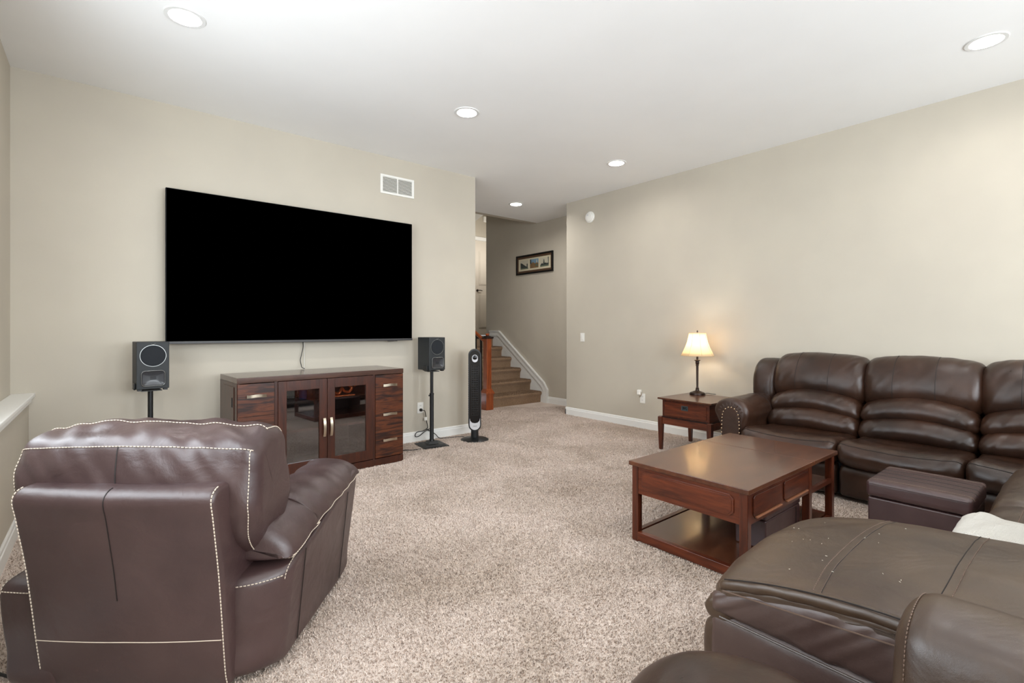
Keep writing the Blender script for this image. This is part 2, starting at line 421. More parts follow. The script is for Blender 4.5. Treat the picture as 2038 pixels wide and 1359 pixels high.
def baseprof(h=.108, t=.014):
    return [(0, 0), (t, 0), (t, h-.03), (t*.72, h-.024), (t*.62, h-.008), (t*.3, h), (0, h)]
def baseboard(name, x0, y0, x1, y1, nx, ny):
    """runs from (x0,y0) to (x1,y1), sticking out towards (nx,ny)"""
    pr = baseprof(); bm = bmesh.new()
    a = [bm.verts.new((x0+nx*d, y0+ny*d, z)) for d, z in pr]; b = [bm.verts.new((x1+nx*d, y1+ny*d, z)) for d, z in pr]
    n = len(pr); bm.faces.new(a); bm.faces.new(b[::-1])
    for i in range(n): bm.faces.new((a[i], a[(i+1) % n], b[(i+1) % n], b[i]))
    return struct(frombm(name, bm, M_TRIM))
baseboard('baseboard_front', -.41, YA, 3.337, YA, 0, -1)
baseboard('baseboard_front_end', 3.323, YA-.014, 3.323, YA+.13, 1, 0)
baseboard('baseboard_right', XB, -2.2, XB, 4.864, -1, 0)
baseboard('baseboard_right_end', XB-.014, 4.85, XD, 4.85, 0, 1)
baseboard('baseboard_stair', XD, 4.85, XD, 5.79, -1, 0)
baseboard('baseboard_left', -.41, -2.2, -.41, YA, 1, 0)
baseboard('baseboard_back', -.41, -2.2, XB, -2.2, 0, 1)

# ------------------------------------------------------------------ stairwell
LZ = 1.062; RISE = .177; RUN = .26; SY = 5.955
struct(box('floor_landing', 3.31, 7.3, 7.275, 8.7, LZ-.16, LZ-.002, M_DARKWOOD))
struct(box('wall_landing_right', 7.1, 7.25, 7.2, 8.7, 0, 4.2, M_WALL))
struct(box('wall_landing_return', XD, 7.2, 7.36, 7.48, 0, 4.2, M_WALL))
wall_open('wall_landing', 'x', 8.55, 8.7, 3.31, 7.1, 0, 4.2, [(6.02, 6.84, LZ, LZ+2.04)], M_WALL)
struct(box('ceiling_landing', 3.2, 7.3, 6.0, 8.7, 4.2, 4.3, M_CEIL))
struct(box('wall_header', 3.2, 5.7, 6.06, 6.16, CE, 4.2, M_WALL))
struct(prism('ceiling_slope', [(5.2, 3.0), (6.22, 3.78), (6.22, 4.2), (5.2, 4.2)], 8.0, 8.55, 1, M_CEIL))
struct(box('wall_understair', 3.31, 4.38, 7.15, 7.275, 0, LZ-.1, M_WALL))
# staircase
stairs_root = st = thing('staircase', 'carpeted brown stairs rising along the grey wall behind the newel post', 'stairs', (4.97, SY, 0))
for k in range(6):
    y0 = k*RUN; z1 = (k+1)*RISE
    top = z1-.002; d = RUN+.02 if k < 5 else .075
    pr = [(y0, k*RISE), (y0-.004, top-.085), (y0-.014, top-.062), (y0-.026, top-.045), (y0-.032, top-.027), (y0-.027, top-.010), (y0-.010, top), (y0+d, top), (y0+d, k*RISE)]
    if k == 5: pr = [(y0, k*RISE), (y0, top-.03), (y0+d, top-.03), (y0+d, k*RISE)]
    bm = bmesh.new(); nx = 30; rows = []
    for i in range(nx+1):
        x = -.53+1.095*i/nx
        rows.append([bm.verts.new((x, p[0]+(.004*noise.noise(Vector((x*9, k, j))) if 0 < j < 6 else 0), p[1]+(.004*noise.noise(Vector((x*8+4, k, j))) if 0 < j < 6 else 0))) for j, p in enumerate(pr)])
    n = len(pr)
    for i in range(nx):
        for j in range(n): bm.faces.new((rows[i][j], rows[i+1][j], rows[i+1][(j+1) % n], rows[i][(j+1) % n]))
    bm.faces.new(rows[0]); bm.faces.new(rows[-1][::-1])
    frombm('step', bm, M_CARPST, st, True, angle=.9)
box('nosing', -.53, .565, 5*RUN-.028, 5*RUN+.08, LZ-.032, LZ-.004, M_DARKWOOD, st, bev=.006, label='dark wood nosing at the landing edge')
prism('stringer', [(.001, 0), (1.32, 0), (1.32, LZ-.03), (5*RUN, LZ-.03), (.03, .17), (.001, .14)], -.605, -.53, 0, M_TRIM, st)
# skirt board on the wall
sk = [(5.78, 0), (7.33, 0), (7.33, 1.175), (7.062, 1.175), (5.865, .335), (5.78, .22)]
struct(prism('trim_3', sk, XD-.016, XD, 0, M_TRIM))
def band(name, pts, wdt, x0, x1, z_off=0):
    bm = bmesh.new(); n = len(pts)
    outs = []
    for i, p in enumerate(pts):
        p = Vector(p); d = Vector((0, 0))
        if i > 0: d += (p-Vector(pts[i-1])).normalized()
        if i < n-1: d += (Vector(pts[i+1])-p).normalized()
        d.normalize(); nn = Vector((d.y, -d.x)); outs.append((p, p+nn*wdt))
    a = [[bm.verts.new((x, q[0], q[1])) for q in (o[0], o[1]) for x in (x0, x1)] for o in outs]
    for i in range(n-1):
        for u, v in ((0, 1), (1, 3), (3, 2), (2, 0)): bm.faces.new((a[i][u], a[i][v], a[i+1][v], a[i+1][u]))
    for e in (a[0], a[-1]): bm.faces.new((e[0], e[1], e[3], e[2]))
    return struct(frombm(name, bm, M_TRIM))
line = [(5.78, 0), (5.78, .22), (5.865, .335), (7.062, 1.175), (7.345, 1.175)]
band('trim_4', line, .10, XD-.030, XD-.016)
band('trim_5', line, .022, XD-.040, XD-.030)
# newel, rail, balusters
rl = thing('stair_railing', 'reddish wood newel post with sloping handrail and dark balusters at the foot of the stairs', 'railing', (4.38, 5.885, 0))
nw = box('newel_post', -.045, .045, -.045, .045, .30, 1.06, W_NEWEL, rl, bev=.006)
prism('newel_base', [(-.065, -.065), (.065, -.065), (.065, .065), (-.065, .065)], 0, .235, 2, W_NEWEL, rl, bev=.004)
def frus(bm, a, z0, b, z1):
    v = [bm.verts.new((sx*a, sy*a, z0)) for sx, sy in ((-1, -1), (1, -1), (1, 1), (-1, 1))]; u = [bm.verts.new((sx*b, sy*b, z1)) for sx, sy in ((-1, -1), (1, -1), (1, 1), (-1, 1))]
    bm.faces.new(v[::-1]); bm.faces.new(u)
    for i in range(4): bm.faces.new((v[i], v[(i+1) % 4], u[(i+1) % 4], u[i]))
bm = bmesh.new(); frus(bm, .078, .235, .078, .255); frus(bm, .076, .255, .046, .315); frombm('newel_moulding', bm, W_NEWEL, rl)
bm = bmesh.new(); frus(bm, .062, 1.06, .062, 1.078); frus(bm, .045, 1.078, .03, 1.10); frombm('newel_cap', bm, M_DARKWOOD, rl)
lathe('newel_finial', [(.001, 0), (.022, .004), (.03, .02), (.022, .036), (.001, .04)], W_NEWEL, rl, 20, (0, 0, 1.098))
tube('handrail', [(0, .03, 1.0), (0, .35, 1.17), (0, 1.36, 1.86)], .027, W_NEWEL, rl, 12)
for k in range(9):
    y = .16+.14*k
    zt = 1.0+(y-.03)*.53+(.02 if y > .35 else 0); zb = .17+(y-.10)*.679
    box('baluster', -.012, .012, y-.012, y+.012, zb, zt, M_BLACK, rl)
# door on the landing
d = thing('door_1', '', ''); del d['label']; del d['category']; d['kind'] = 'structure'; d.location = (6.43, 8.56, LZ)
M_DOOR = mat('door_paint', (214, 205, 192), .45)
box('door_leaf', -.40, .40, -.012, .02, .005, 2.03, M_DOOR, d)
def arch(x0, x1, z0, z1, rise, n=10):
    return [(x0, z0), (x1, z0)] + [(x1+(x0-x1)*i/n, z1+rise*math.sin(PI*i/n)) for i in range(n+1)]
for (z0, z1, ri) in ((1.08, 1.80, .07), (.16, .90, 0)):
    for o_, mm, y in ((0, M_DOOR, (-.020, -.012)), (.022, M_DOOR, (-.026, -.012))):
        P0 = arch(-.29+o_, .29-o_, z0+o_, z1-o_, ri) if ri else [(-.29+o_, z0+o_), (.29-o_, z0+o_), (.29-o_, z1-o_), (-.29+o_, z1-o_)]
        prism('door_panel', P0, y[0], y[1], 1, mm, d, bev=.003)
hd = lathe('door_handle', [(.026, 0), (.026, .01), (.01, .014), (.01, .045), (.001, .046)], M_BRONZE, d, 18, M=Matrix.Translation((-.335, -.012, .965)) @ Matrix.Rotation(PI/2, 4, 'X'))
tube('lever', [(-.335, -.055, .965), (-.29, -.058, .968), (-.235, -.055, .960)], .008, M_BRONZE, hd)
bm = bmesh.new()
bmbox(bm, 5.95, 6.91, 8.53, 8.55, LZ+2.035, LZ+2.11, .004); bmbox(bm, 5.95, 6.02, 8.53, 8.55, LZ, LZ+2.035, .004); bmbox(bm, 6.84, 6.91, 8.53, 8.55, LZ, LZ+2.035, .004)
struct(frombm('trim_6', bm, M_TRIM))
cb = box('door_chime', 6.24, 6.50, 8.49, 8.55, 3.50, 3.62, M_PLASTIC_W, bev=.015, seg=3)
tag(cb, 'white rounded chime box on the dark wall above the landing door', 'chime')

# ------------------------------------------------------------------ ceiling lights
LL = ['recessed ceiling light nearest the left wall, largest in view', 'recessed ceiling light above the end of the television wall', 'recessed ceiling light above the end table and smoke detector', 'recessed ceiling light over the sectional sofa at the right edge', 'smallest recessed ceiling light, in front of the stairwell', 'recessed ceiling light over the carpet between the recliner and the sectional', 'recessed ceiling light beside the left window']
for (x, y), lab in zip(LIGHTS, LL):
    t = thing('recessed_light', lab, 'ceiling light', (x, y, CE), 0, 'recessed ceiling lights')
    lathe('trim_ring', [(.078, .004), (.080, -.006), (.100, -.006), (.104, -.001), (.104, 0), (.078, .0005)], mat('ring_white', (226, 226, 224), .5) if 'ring_white' not in bpy.data.materials else bpy.data.materials['ring_white'], t, 36, caps=False)
    vs, fs = lathe_v([(.088, 0), (.080, .055)], 32); fs = fs[:-2]
    mk('reflector', vs, fs, M_PLASTIC_W, t)
    lathe('lens', [(.001, .030), (.05, .031), (.084, .036), (.084, .045), (.001, .045)], M_EMIT, t, 32)
    l = bpy.data.lights.new('lamp', 'AREA'); l.shape = 'DISK'; l.size = .15; l.energy = 13.0 if y > 5 else 6.0; l.color = (1, .97, .94)
    lo = bpy.data.objects.new('lamp', l); C.objects.link(lo); lo.parent = t; lo.location = (0, 0, .020)
up = bpy.data.lights.new('upstairs_fill', 'POINT'); up.energy = 12; up.shadow_soft_size = .12; up.color = (1, .97, .92)  # added fill light without a fixture, brightens the landing door
upo = bpy.data.objects.new('upstairs_fill', up); C.objects.link(upo); upo.location = (6.15, 7.85, 2.75)

# ------------------------------------------------------------------ television
tv = thing('television', 'large black flat television mounted on the wall above the console', 'television', (1.40, 4.60, 1.085))
box('screen', -1.045, 1.045, -.004, .004, .022, 1.20, M_TV, tv)
box('housing', -1.05, 1.05, .0, .035, .0, 1.206, M_BLACKM, tv, bev=.004)
box('bottom_bezel', -1.05, 1.05, -.007, .004, 0, .020, M_TVF, tv, bev=.002, label='thin grey bottom bezel')
box('rear_box', -.6, .6, .035, .07, .15, .7, M_BLACKM, tv, bev=.006)
box('wall_mount', -.25, .25, .07, .10, .3, .8, M_BLACK, tv)
box('sensor', .78, .88, -.006, .01, -.006, .001, M_BLACKG, tv)
cbl = tube('television_cable', [(1.375, 4.66, 1.13), (1.383, 4.67, 1.04), (1.372, 4.675, .97), (1.36, 4.672, .92), (1.365, 4.66, .87), (1.352, 4.60, .858), (1.345, 4.50, .852)], .0035, M_CORD, per=5)
tag(cbl, 'thin black cable hanging from the television down to the console', 'cable')
cb2 = tube('television_cord', [(1.40, 4.685, 1.13), (1.402, 4.69, 1.0), (1.40, 4.69, .87), (1.40, 4.69, .70)], .0022, M_PLASTIC_W, per=4)
tag(cb2, 'thin white cord running down the wall beside the black television cable', 'cord'); cb2.name = 'white_cord'

# ------------------------------------------------------------------ wall fittings
vt = thing('wall_vent', 'white return air grille high on the wall near the television', 'vent', (2.333, YA, 2.683))
hw, hh = .190, .098
bm = bmesh.new(); 
bmbox(bm, -hw, hw, -.010, 0, hh-.022, hh, .002); bmbox(bm, -hw, hw, -.010, 0, -hh, -hh+.022, .002)
bmbox(bm, -hw, -hw+.026, -.010, 0, -hh+.022, hh-.022, .002); bmbox(bm, hw-.026, hw, -.010, 0, -hh+.022, hh-.022, .002); bmbox(bm, -.006, .006, -.009, 0, -hh+.022, hh-.022)
frombm('frame', bm, M_PLASTIC_W, vt)
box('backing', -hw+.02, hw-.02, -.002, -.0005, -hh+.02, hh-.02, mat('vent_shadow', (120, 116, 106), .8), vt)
for sx in (-1, 1):
    for k in range(11):
        z = -hh+.030+k*.0138; x0, x1 = (-hw+.026, -.006) if sx < 0 else (.006, hw-.026)
        box('slat', x0, x1, -.004, .004, -.0008, .0008, M_PLASTIC_W, vt, M=Matrix.Translation((0, -.0045, z)) @ Matrix.Rotation(.9, 4, 'X'))
sm = thing('smoke_detector', 'round white smoke detector high on the right wall near the stairwell', 'smoke detector', (XB, 4.41, 2.70))
RX = Matrix.Rotation(-PI/2, 4, 'Y')
lathe('base', [(.074, 0), (.076, .012), (.070, .018), (.001, .018)], M_PLASTIC_W, sm, 36, M=RX)
lathe('cover', [(.062, .018), (.062, .034), (.052, .042), (.001, .044)], M_PLASTIC_W, sm, 36, M=RX)
lathe('test_button', [(.012, .043), (.012, .047), (.001, .048)], M_SILV, sm, 16, M=RX @ Matrix.Translation((.02, .01, 0)))
def plate(name, label, cat, loc, side, kind):
    t = thing(name, label, cat, loc, 0 if side == 'A' else -PI/2)   # local: wall normal is -y
    box('cover_plate', -.036, .036, -.006, 0, -.058, .058, M_PLASTIC_W, t, bev=.002)
    if kind == 'switch': box('toggle', -.015, .015, -.010, -.005, -.03, .03, M_PLASTIC_W, t, bev=.002)
    else:
        for s in (-1, 1):
            r = lathe('receptacle', [(.017, 0), (.017, .003), (.001, .003)], M_PLASTIC_W, t, 20, M=Matrix.Translation((0, -.005, s*.022)) @ Matrix.Rotation(PI/2, 4, 'X'))
            for q in (-1, 1): box('slot', q*.006-.0012, q*.006+.0012, -.0085, -.0075, s*.022-.004, s*.022+.006, M_BLACKM, r)
    return t
plate('light_switch', 'white rocker light switch on the right wall near the stairwell', 'switch', (XB, 4.548, 1.09), 'B', 'switch')
plate('wall_outlet', 'white wall outlet between the console and the right speaker stand', 'outlet', (2.60, YA, .357), 'A', 'o')
plate('wall_outlet', 'white wall outlet on the right wall beside the end table', 'outlet', (XB, 3.575, .365), 'B', 'o')
pa = thing('plug_adapter', 'white plug-in adapter on the outlet beside the end table', 'adapter', (XB-.009, 3.60, .41))
box('adapter_body', -.045, 0, -.022, .022, .0, .058, M_PLASTIC_W, pa, bev=.006, seg=3)
tube('loose_wire', [(-.02, -.02, .03), (-.03, -.035, .01), (-.02, -.01, -.02), (-.01, .01, -.03)], .003, mat('brass_wire', (150, 120, 80), .4), pa, per=4)
pg = thing('power_cord', 'black power cord looping from the outlet behind the right speaker stand', 'cord', (2.60, YA-.009, .335))
lathe('plug', [(.016, 0), (.016, .018), (.008, .03), (.001, .03)], M_CORD, pg, 16, M=Matrix.Rotation(PI/2, 4, 'X'))
tube('cord', [(0, -.03, 0), (.03, -.035, -.01), (.05, -.02, -.06), (.06, -.02, -.12), (.075, -.015, -.20), (.02, -.02, -.225), (-.055, -.02, -.23), (-.075, -.02, -.27), (-.03, -.02, -.275), (.04, -.02, -.235), (.13, -.02, -.205), (.10, -.02, -.235), (.07, -.015, -.215), (.16, -.03, -.275), (.20, -.05, -.32), (.27, -.07, -.328), (.40, -.10, -.328), (.46, -.15, -.328)], .0042, M_CORD, pg, per=6)
box('cord_tag', .030, .065, -.028, -.018, -.115, -.08, M_PLASTIC_W, pg, label='small white tag on the cord')
fc = tube('floor_cord', [(2.14, 4.42, .006), (2.20, 4.40, .008), (2.27, 4.40, .010), (2.33, 4.37, .006), (2.42, 4.36, .006)], .005, M_CORD, per=5)
tag(fc, 'black cord on the carpet between the console and the speaker stand', 'cord')
fc2 = tube('floor_cord', [(-.385, 2.58, .010), (-.33, 2.50, .012), (-.285, 2.43, .013), (-.236, 2.356, .012), (-.205, 2.30, .010)], .005, M_CORD, per=6)
tag(fc2, 'black cord on the carpet behind the leather armchair, bottom left corner', 'cord')

# ------------------------------------------------------------------ framed picture
pf = thing('framed_picture', 'wide dark framed picture with three small photographs on the stairwell wall', 'picture', (XD, 6.117, 2.30), PI/2)
# local: x along +Y world, -y... rotated 90deg: local x -> world y, local y -> world -x  (room side is +y)
HW, HH = .457, .166
bm = bmesh.new()
for a in ((-HW, HW, HH-.03, HH), (-HW, HW, -HH, -HH+.03), (-HW, -HW+.03, -HH+.03, HH-.03), (HW-.03, HW, -HH+.03, HH-.03)): bmbox(bm, a[0], a[1], 0, .028, a[2], a[3], .005)
frombm('frame', bm, M_BLACKG, pf, True)
bm = bmesh.new()
for a in ((-HW+.03, HW-.03, HH-.062, HH-.03), (-HW+.03, HW-.03, -HH+.03, -HH+.062), (-HW+.03, -HW+.055, -HH+.062, HH-.062), (HW-.055, HW-.03, -HH+.062, HH-.062)): bmbox(bm, a[0], a[1], 0, .018, a[2], a[3], .003)
frombm('inner_frame', bm, mat('brown_inner_frame', (84, 60, 42), .5), pf, True)
box('mount', -HW+.03, HW-.03, .002, .008, -HH+.03, HH-.03, M_PAPER, pf)
SKY1, SKY2, DK, MID = mat('photo_pale', (206, 196, 176), .7), mat('photo_blue', (120, 150, 172), .7), mat('photo_dark', (46, 52, 52), .7), mat('photo_brown', (128, 96, 62), .7)
GRN = mat('photo_green', (96, 106, 88), .7)
# seen from the room, left in the picture is +x local
def photo(cx, sky, shapes):
    o = box('photograph', cx-.105, cx+.105, .008, .0095, -.072, .078, sky, pf)
    for k, (pts, mm) in enumerate(shapes):
        prism('print_shape', [(cx-p[0], p[1]) for p in pts], .0095, .0100+k*.0001, 1, mm, o)
photo(.25, SKY1, [([(-.10, -.07), (.09, -.07), (.09, -.05), (.03, -.02), (-.06, .03), (-.10, .04)], DK), ([(.06, -.06), (.085, -.06), (.085, .01), (.072, .022), (.06, .01)], DK), ([(-.1, -.072), (.1, -.072), (.1, -.055), (-.1, -.05)], GRN)])
photo(.0, SKY2, [([(-.105, -.072), (.105, -.072), (.105, .0), (.06, .02), (.02, .0), (-.03, .03), (-.105, -.01)], MID), ([(.03, -.05), (.09, -.05), (.09, -.01), (.03, -.01)], GRN), ([(-.105, .0), (-.07, .0), (-.08, .078), (-.105, .078)], DK), ([(.05, .01), (.075, .01), (.07, .06), (.055, .06)], SKY1)])
photo(-.25, SKY1, [([(-.10, -.07), (.10, -.07), (.10, -.045), (-.10, -.04)], GRN), ([(-.10, -.045), (-.06, -.01), (-.03, -.03), (.03, -.01), (.06, -.025), (.10, -.01), (.10, -.045)], DK), ([(-.03, -.03), (-.02, .04), (-.012, .055), (-.004, .04), (.005, -.03)], DK), ([(.088, -.01), (.1, -.01), (.1, .078), (.082, .078)], DK)])
box('glazing', -HW+.03, HW-.03, .0125, .0135, -HH+.03, HH-.03, M_CLEAR, pf)

# ------------------------------------------------------------------ media console
cn = thing('media_console', 'dark walnut media console with glass doors and drawers under the television', 'console', (1.408, 4.06, 0), math.radians(3.0))
CW = .680; CD = .50; CH = .843
# carcass, local x along the wall, front at y=0, back at y=CD
box('top', -CW, CW, -.012, CD, CH-.042, CH, W_CABTOP, cn, bev=.003)
box('plinth', -CW, CW, -.008, CD-.02, 0, .062, W_CABZ, cn, bev=.002)
sd = mat('side_veneer', (84, 66, 58), .3, coat=.3)
s_ = box('side_panel', -CW, -CW+.02, .0, CD, .062, CH-.042, W_CABZ, cn)
box('side_door', -CW-.004, -CW, .07, CD-.10, .08, CH-.07, W_CABZ, s_, bev=.002)
for z in (.62, .30): box('finger_slot', -CW-.006, -CW-.003, .10, .125, z, z+.07, M_BLACKM, s_)
box('side_panel', CW-.02, CW, .0, CD, .062, CH-.042, W_CABZ, cn)
X1, X2 = -.412, .392
box('divider', X1-.012, X1+.012, -.006, CD-.02, .062, CH-.042, W_CABZ, cn, bev=.001)
box('divider', X2-.010, X2+.012, -.006, CD-.02, .062, CH-.042, W_CABZ, cn, bev=.001)
box('back_panel', -CW+.02, CW-.02, CD-.015, CD-.005, .062, CH-.042, M_DARKWOOD, cn)
box('inner_shelf', X1+.012, X2-.010, .03, CD-.015, .385, .405, W_CABZ, cn)
box('inner_floor', X1+.012, X2-.010, .02, CD-.015, .062, .075, W_CABZ, cn)
box('inner_shelf', X1+.012, X2-.010, .10, CD-.015, .605, .620, M_DARKWOOD, cn)
def pull(parent, cx, cz, ln, vert=False):
    """flat bowed bar pull"""
    bm = bmesh.new(); n = 8; prev = None; t = .004; wd = .0105
    rows = []
    for i in range(n+1):
        u = i/n; s = -ln/2+ln*u; y = -.012-.014*math.sin(PI*u)**.7; zz = .006*math.cos(PI*u*2)*-.4
        r = []
        for dy, dz in ((-t, -wd), (-t, wd), (0, wd), (0, -wd)):
            r.append(bm.verts.new((cx+s, -.0+y+dy, cz+zz+dz) if not vert else (cx+dz, y+dy, cz+s)))
        rows.append(r)
    for i in range(n):
        for k in range(4): bm.faces.new((rows[i][k], rows[i][(k+1) % 4], rows[i+1][(k+1) % 4], rows[i+1][k]))
    bm.faces.new(rows[0]); bm.faces.new(rows[-1][::-1])
    for e in (-1, 1):
        if vert: bmbox(bm, cx-.008, cx+.008, -.014, .0, cz+e*(ln/2-.008)-.006, cz+e*(ln/2-.008)+.006)
        else: bmbox(bm, cx+e*(ln/2-.008)-.006, cx+e*(ln/2-.008)+.006, -.014, .0, cz-.008, cz+.008)
    return frombm('handle', bm, M_NICKEL, parent, True)
ZB, ZT = .070, CH-.046; DH = (ZT-ZB)/3
for (x0, x1) in ((-CW+.004, X1-.014), (X2+.014, CW-.004)):
    for k in range(3):
        f = box('drawer', x0, x1, -.012, .012, ZB+k*DH+.0008, ZB+(k+1)*DH-.0008, W_CAB, cn, bev=.0015)
        hz = ZB+(k+.62)*DH if k != 1 else ZB+(k+.56)*DH
        # handles sit proud of the drawer front
        h_ = pull(f, (x0+x1)/2, hz, .135); h_.location.y = -.010
def door(x0, x1, hx):
    z0, z1 = ZB, ZT; fw = .062
    bm = bmesh.new()
    bmbox(bm, x0, x0+fw, -.012, .012, z0, z1, .0015); bmbox(bm, x1-fw, x1, -.012, .012, z0, z1, .0015)
    bmbox(bm, x0+fw, x1-fw, -.012, .012, z0, z0+.085, .0015); bmbox(bm, x0+fw, x1-fw, -.012, .012, z1-.075, z1, .0015)
    f = frombm('door', bm, W_CABZ, cn, True)
    box('pane', x0+fw, x1-fw, -.003, .001, z0+.085, z1-.075, M_GLASS, f)
    p = pull(f, hx, .405, .150, True); p.location.y = -.010
XM = (X1+X2)/2-.01
door(X1+.014, XM-.002, XM-.028); door(XM+.002, X2-.012, XM+.028)
def wpt(o, x, y, z):  # console-local point to world
    a = o.rotation_euler.z; return (o.location.x+x*math.cos(a)-y*math.sin(a), o.location.y+x*math.sin(a)+y*math.cos(a), o.location.z+z)
jar = thing('enamel_jar', 'dark blue lidded jar on the upper shelf behind the left glass door', 'jar', wpt(cn, -.14, .20, .621))
lathe('body', [(.03, 0), (.034, .01), (.034, .085), (.02, .10), (.001, .10)], M_BLUEJ, jar, 24)
lathe('lid', [(.022, .10), (.022, .118), (.012, .125), (.001, .125)], M_BLACK, jar, 24)
dv = thing('black_receiver', 'black electronic box on the upper shelf behind the left glass door', 'electronics', wpt(cn, -.26, .32, .621), math.radians(3))
box('case', -.11, .09, -.07, .07, .004, .07, M_BLACK, dv, bev=.004); box('faceplate', -.11, .09, -.074, -.07, .006, .068, M_BLACKG, dv)
for q in (-.08, .06): box('foot', q-.01, q+.01, -.06, -.04, 0, .005, M_BLACKM, dv)
fg = thing('copper_dragon_ornament', 'glossy coiled copper-coloured ornament on the shelf behind the right glass door', 'ornament', wpt(cn, .17, .15, .621))
box('base', -.12, .11, -.03, .03, 0, .012, M_COPPER, fg, bev=.005)
tube('coiled_body', [(-.13, 0, .03), (-.10, -.02, .06), (-.06, .01, .035), (-.03, -.02, .03), (0, .0, .07), (.03, .02, .04), (.06, -.01, .035), (.08, -.02, .07), (.06, 0, .095), (.09, .01, .105), (.11, -.01, .09)], .013, M_COPPER, fg, 10, 6)
tube('tail', [(-.13, 0, .03), (-.15, .01, .06), (-.12, .0, .09), (-.09, .0, .08)], .008, M_COPPER, fg, 8, 5)
lathe('head', [(.001, 0), (.016, .006), (.02, .018), (.012, .034), (.001, .038)], M_COPPER, fg, 16, (.112, -.012, .075))

# ------------------------------------------------------------------ speakers and stands
def speaker(label, loc, rz, h, wd, dp):
    t = thing('loudspeaker', label, 'speaker', loc, rz)      # front faces -y
    box('cabinet', -wd/2, wd/2, 0, dp, .012, h, M_SPK, t, bev=.004)
    for sx in (-1, 1): box('foot', sx*(wd/2-.02)-.012, sx*(wd/2-.02)+.012, .01, .05, 0, .014, M_BLACK, t)
    RX_ = Matrix.Rotation(PI/2, 4, 'X'); cz = h-.02-wd*.41
    R = wd*.405
    lathe('woofer_ring', [(R-.0025, 0), (R-.0025, .004), (R, .004), (R, 0)], M_RING, t, 40, M=Matrix.Translation((0, 0, cz)) @ RX_, caps=False)
    lathe('woofer', [(R-.005, 0), (R-.006, .003), (R*.6, .0035), (.001, .004)], M_CONE, t, 40, M=Matrix.Translation((0, 0, cz)) @ RX_)
    # flared square horn
    z0, z1 = .035, .035+wd*.56; a = wd*.36
    o = rrect(-a, a, z0, z1, .022, 4); n = len(o); czh = (z0+z1)/2
    vs = []; rings = [(1.0, -.003), (.97, -.004), (.93, -.001), (.55, .020), (.22, .045)]
    for s, y in rings:
        for p in o: vs.append((p[0]*s, y, czh+(p[1]-czh)*(s if s > .5 else s*1.0)))
    fs = []
    for j in range(len(rings)-1):
        for i in range(n): fs.append((j*n+i, j*n+(i+1) % n, (j+1)*n+(i+1) % n, (j+1)*n+i))
    fs.append(tuple((len(rings)-1)*n+i for i in range(n)))
    vs2 = [(x, y-.03+.0255, z) for x, y, z in vs]
    # recess is modelled proud: a shallow frame with sloping cheeks
    vs3 = [(x, min(y, .0)-.001-(0 if s else 0), z) for (x, y, z), s in zip(vs, [1]*len(vs))]
    rr = [(1.0, 0.0), (1.0, -.010), (.95, -.011), (.90, -.008), (.5, -.003), (.26, -.0012)]
    V = []; 
    for s, y in rr:
        for p in o: V.append((p[0]*s, y, czh+(p[1]-czh)*s))
    F = []
    for j in range(len(rr)-1):
        for i in range(n): F.append((j*n+i, j*n+(i+1) % n, (j+1)*n+(i+1) % n, (j+1)*n+i))
    F.append(tuple((len(rr)-1)*n+i for i in range(n)))
    hn = mk('horn', V, F, M_HORN, t, True, angle=.5)
    tube('horn_rim', [(p[0], -.0115, p[1]) for p in o+[o[0]]], .0016, M_RING, hn, 6)
    for k in range(3): box('tweeter_slit', -.018, .018, -.003, -.0005, czh-.010+k*.008, czh-.006+k*.008, M_BLACKM, hn)
    tube('badge', [(-.012, -.001, h-.014), (0, -.0015, h-.020), (.014, -.001, h-.010)], .0014, M_RING, t, 5)
    b = box('bracket', -wd/2-.012, -wd/2, dp*.12, dp*.5, .008, .055, M_BLACK, t, bev=.005)
    return t
def stand(label, loc, rz, zt, thick=1.0):
    t = thing('speaker_stand', label, 'speaker stand', loc, rz)
    bm = bmesh.new(); frus(bm, .135, 0, .135, .012); frus(bm, .115, .012, .100, .026); frus(bm, .055, .026, .042, .05)
    frombm('base', bm, M_BLACK, t)
    lathe('lower_tube', [(.026, .05), (.021, .07), (.021, zt*.68), (.023, zt*.68), (.023, zt*.70), (.001, zt*.70)], M_BLACK, t, 24)
    lathe('upper_tube', [(.0165, zt*.68), (.0165, zt-.006), (.001, zt-.006)], M_BLACK, t, 24)
    lathe('height_knob', [(.008, 0), (.008, .016), (.001, .016)], M_BLACK, t, 14, M=Matrix.Translation((-.017, 0, zt*.67)) @ Matrix.Rotation(-PI/2, 4, 'Y'))
    box('top_plate', -.06, .06, -.06, .06, zt-.007, zt-.001, M_BLACK, t)
    return t
RS = (2.59, 4.44); zt = .772
stand('black speaker stand between the console and the tower fan', (RS[0], RS[1], 0), math.radians(-8), zt)
a = math.radians(-57)   # front direction rotation
speaker('dark grey loudspeaker on the stand between console and fan', (RS[0]-.0, RS[1]-.11, zt), math.radians(2), .345, .19, .22)
LS = (.245, 4.40); zt2 = .765
stand('black speaker stand behind the leather armchair, left of the console', (LS[0], LS[1], 0), math.radians(6), zt2)
speaker('dark grey loudspeaker at the lower left corner of the television', (LS[0]+.01, LS[1]-.10, zt2), math.radians(4), .345, .19, .22)

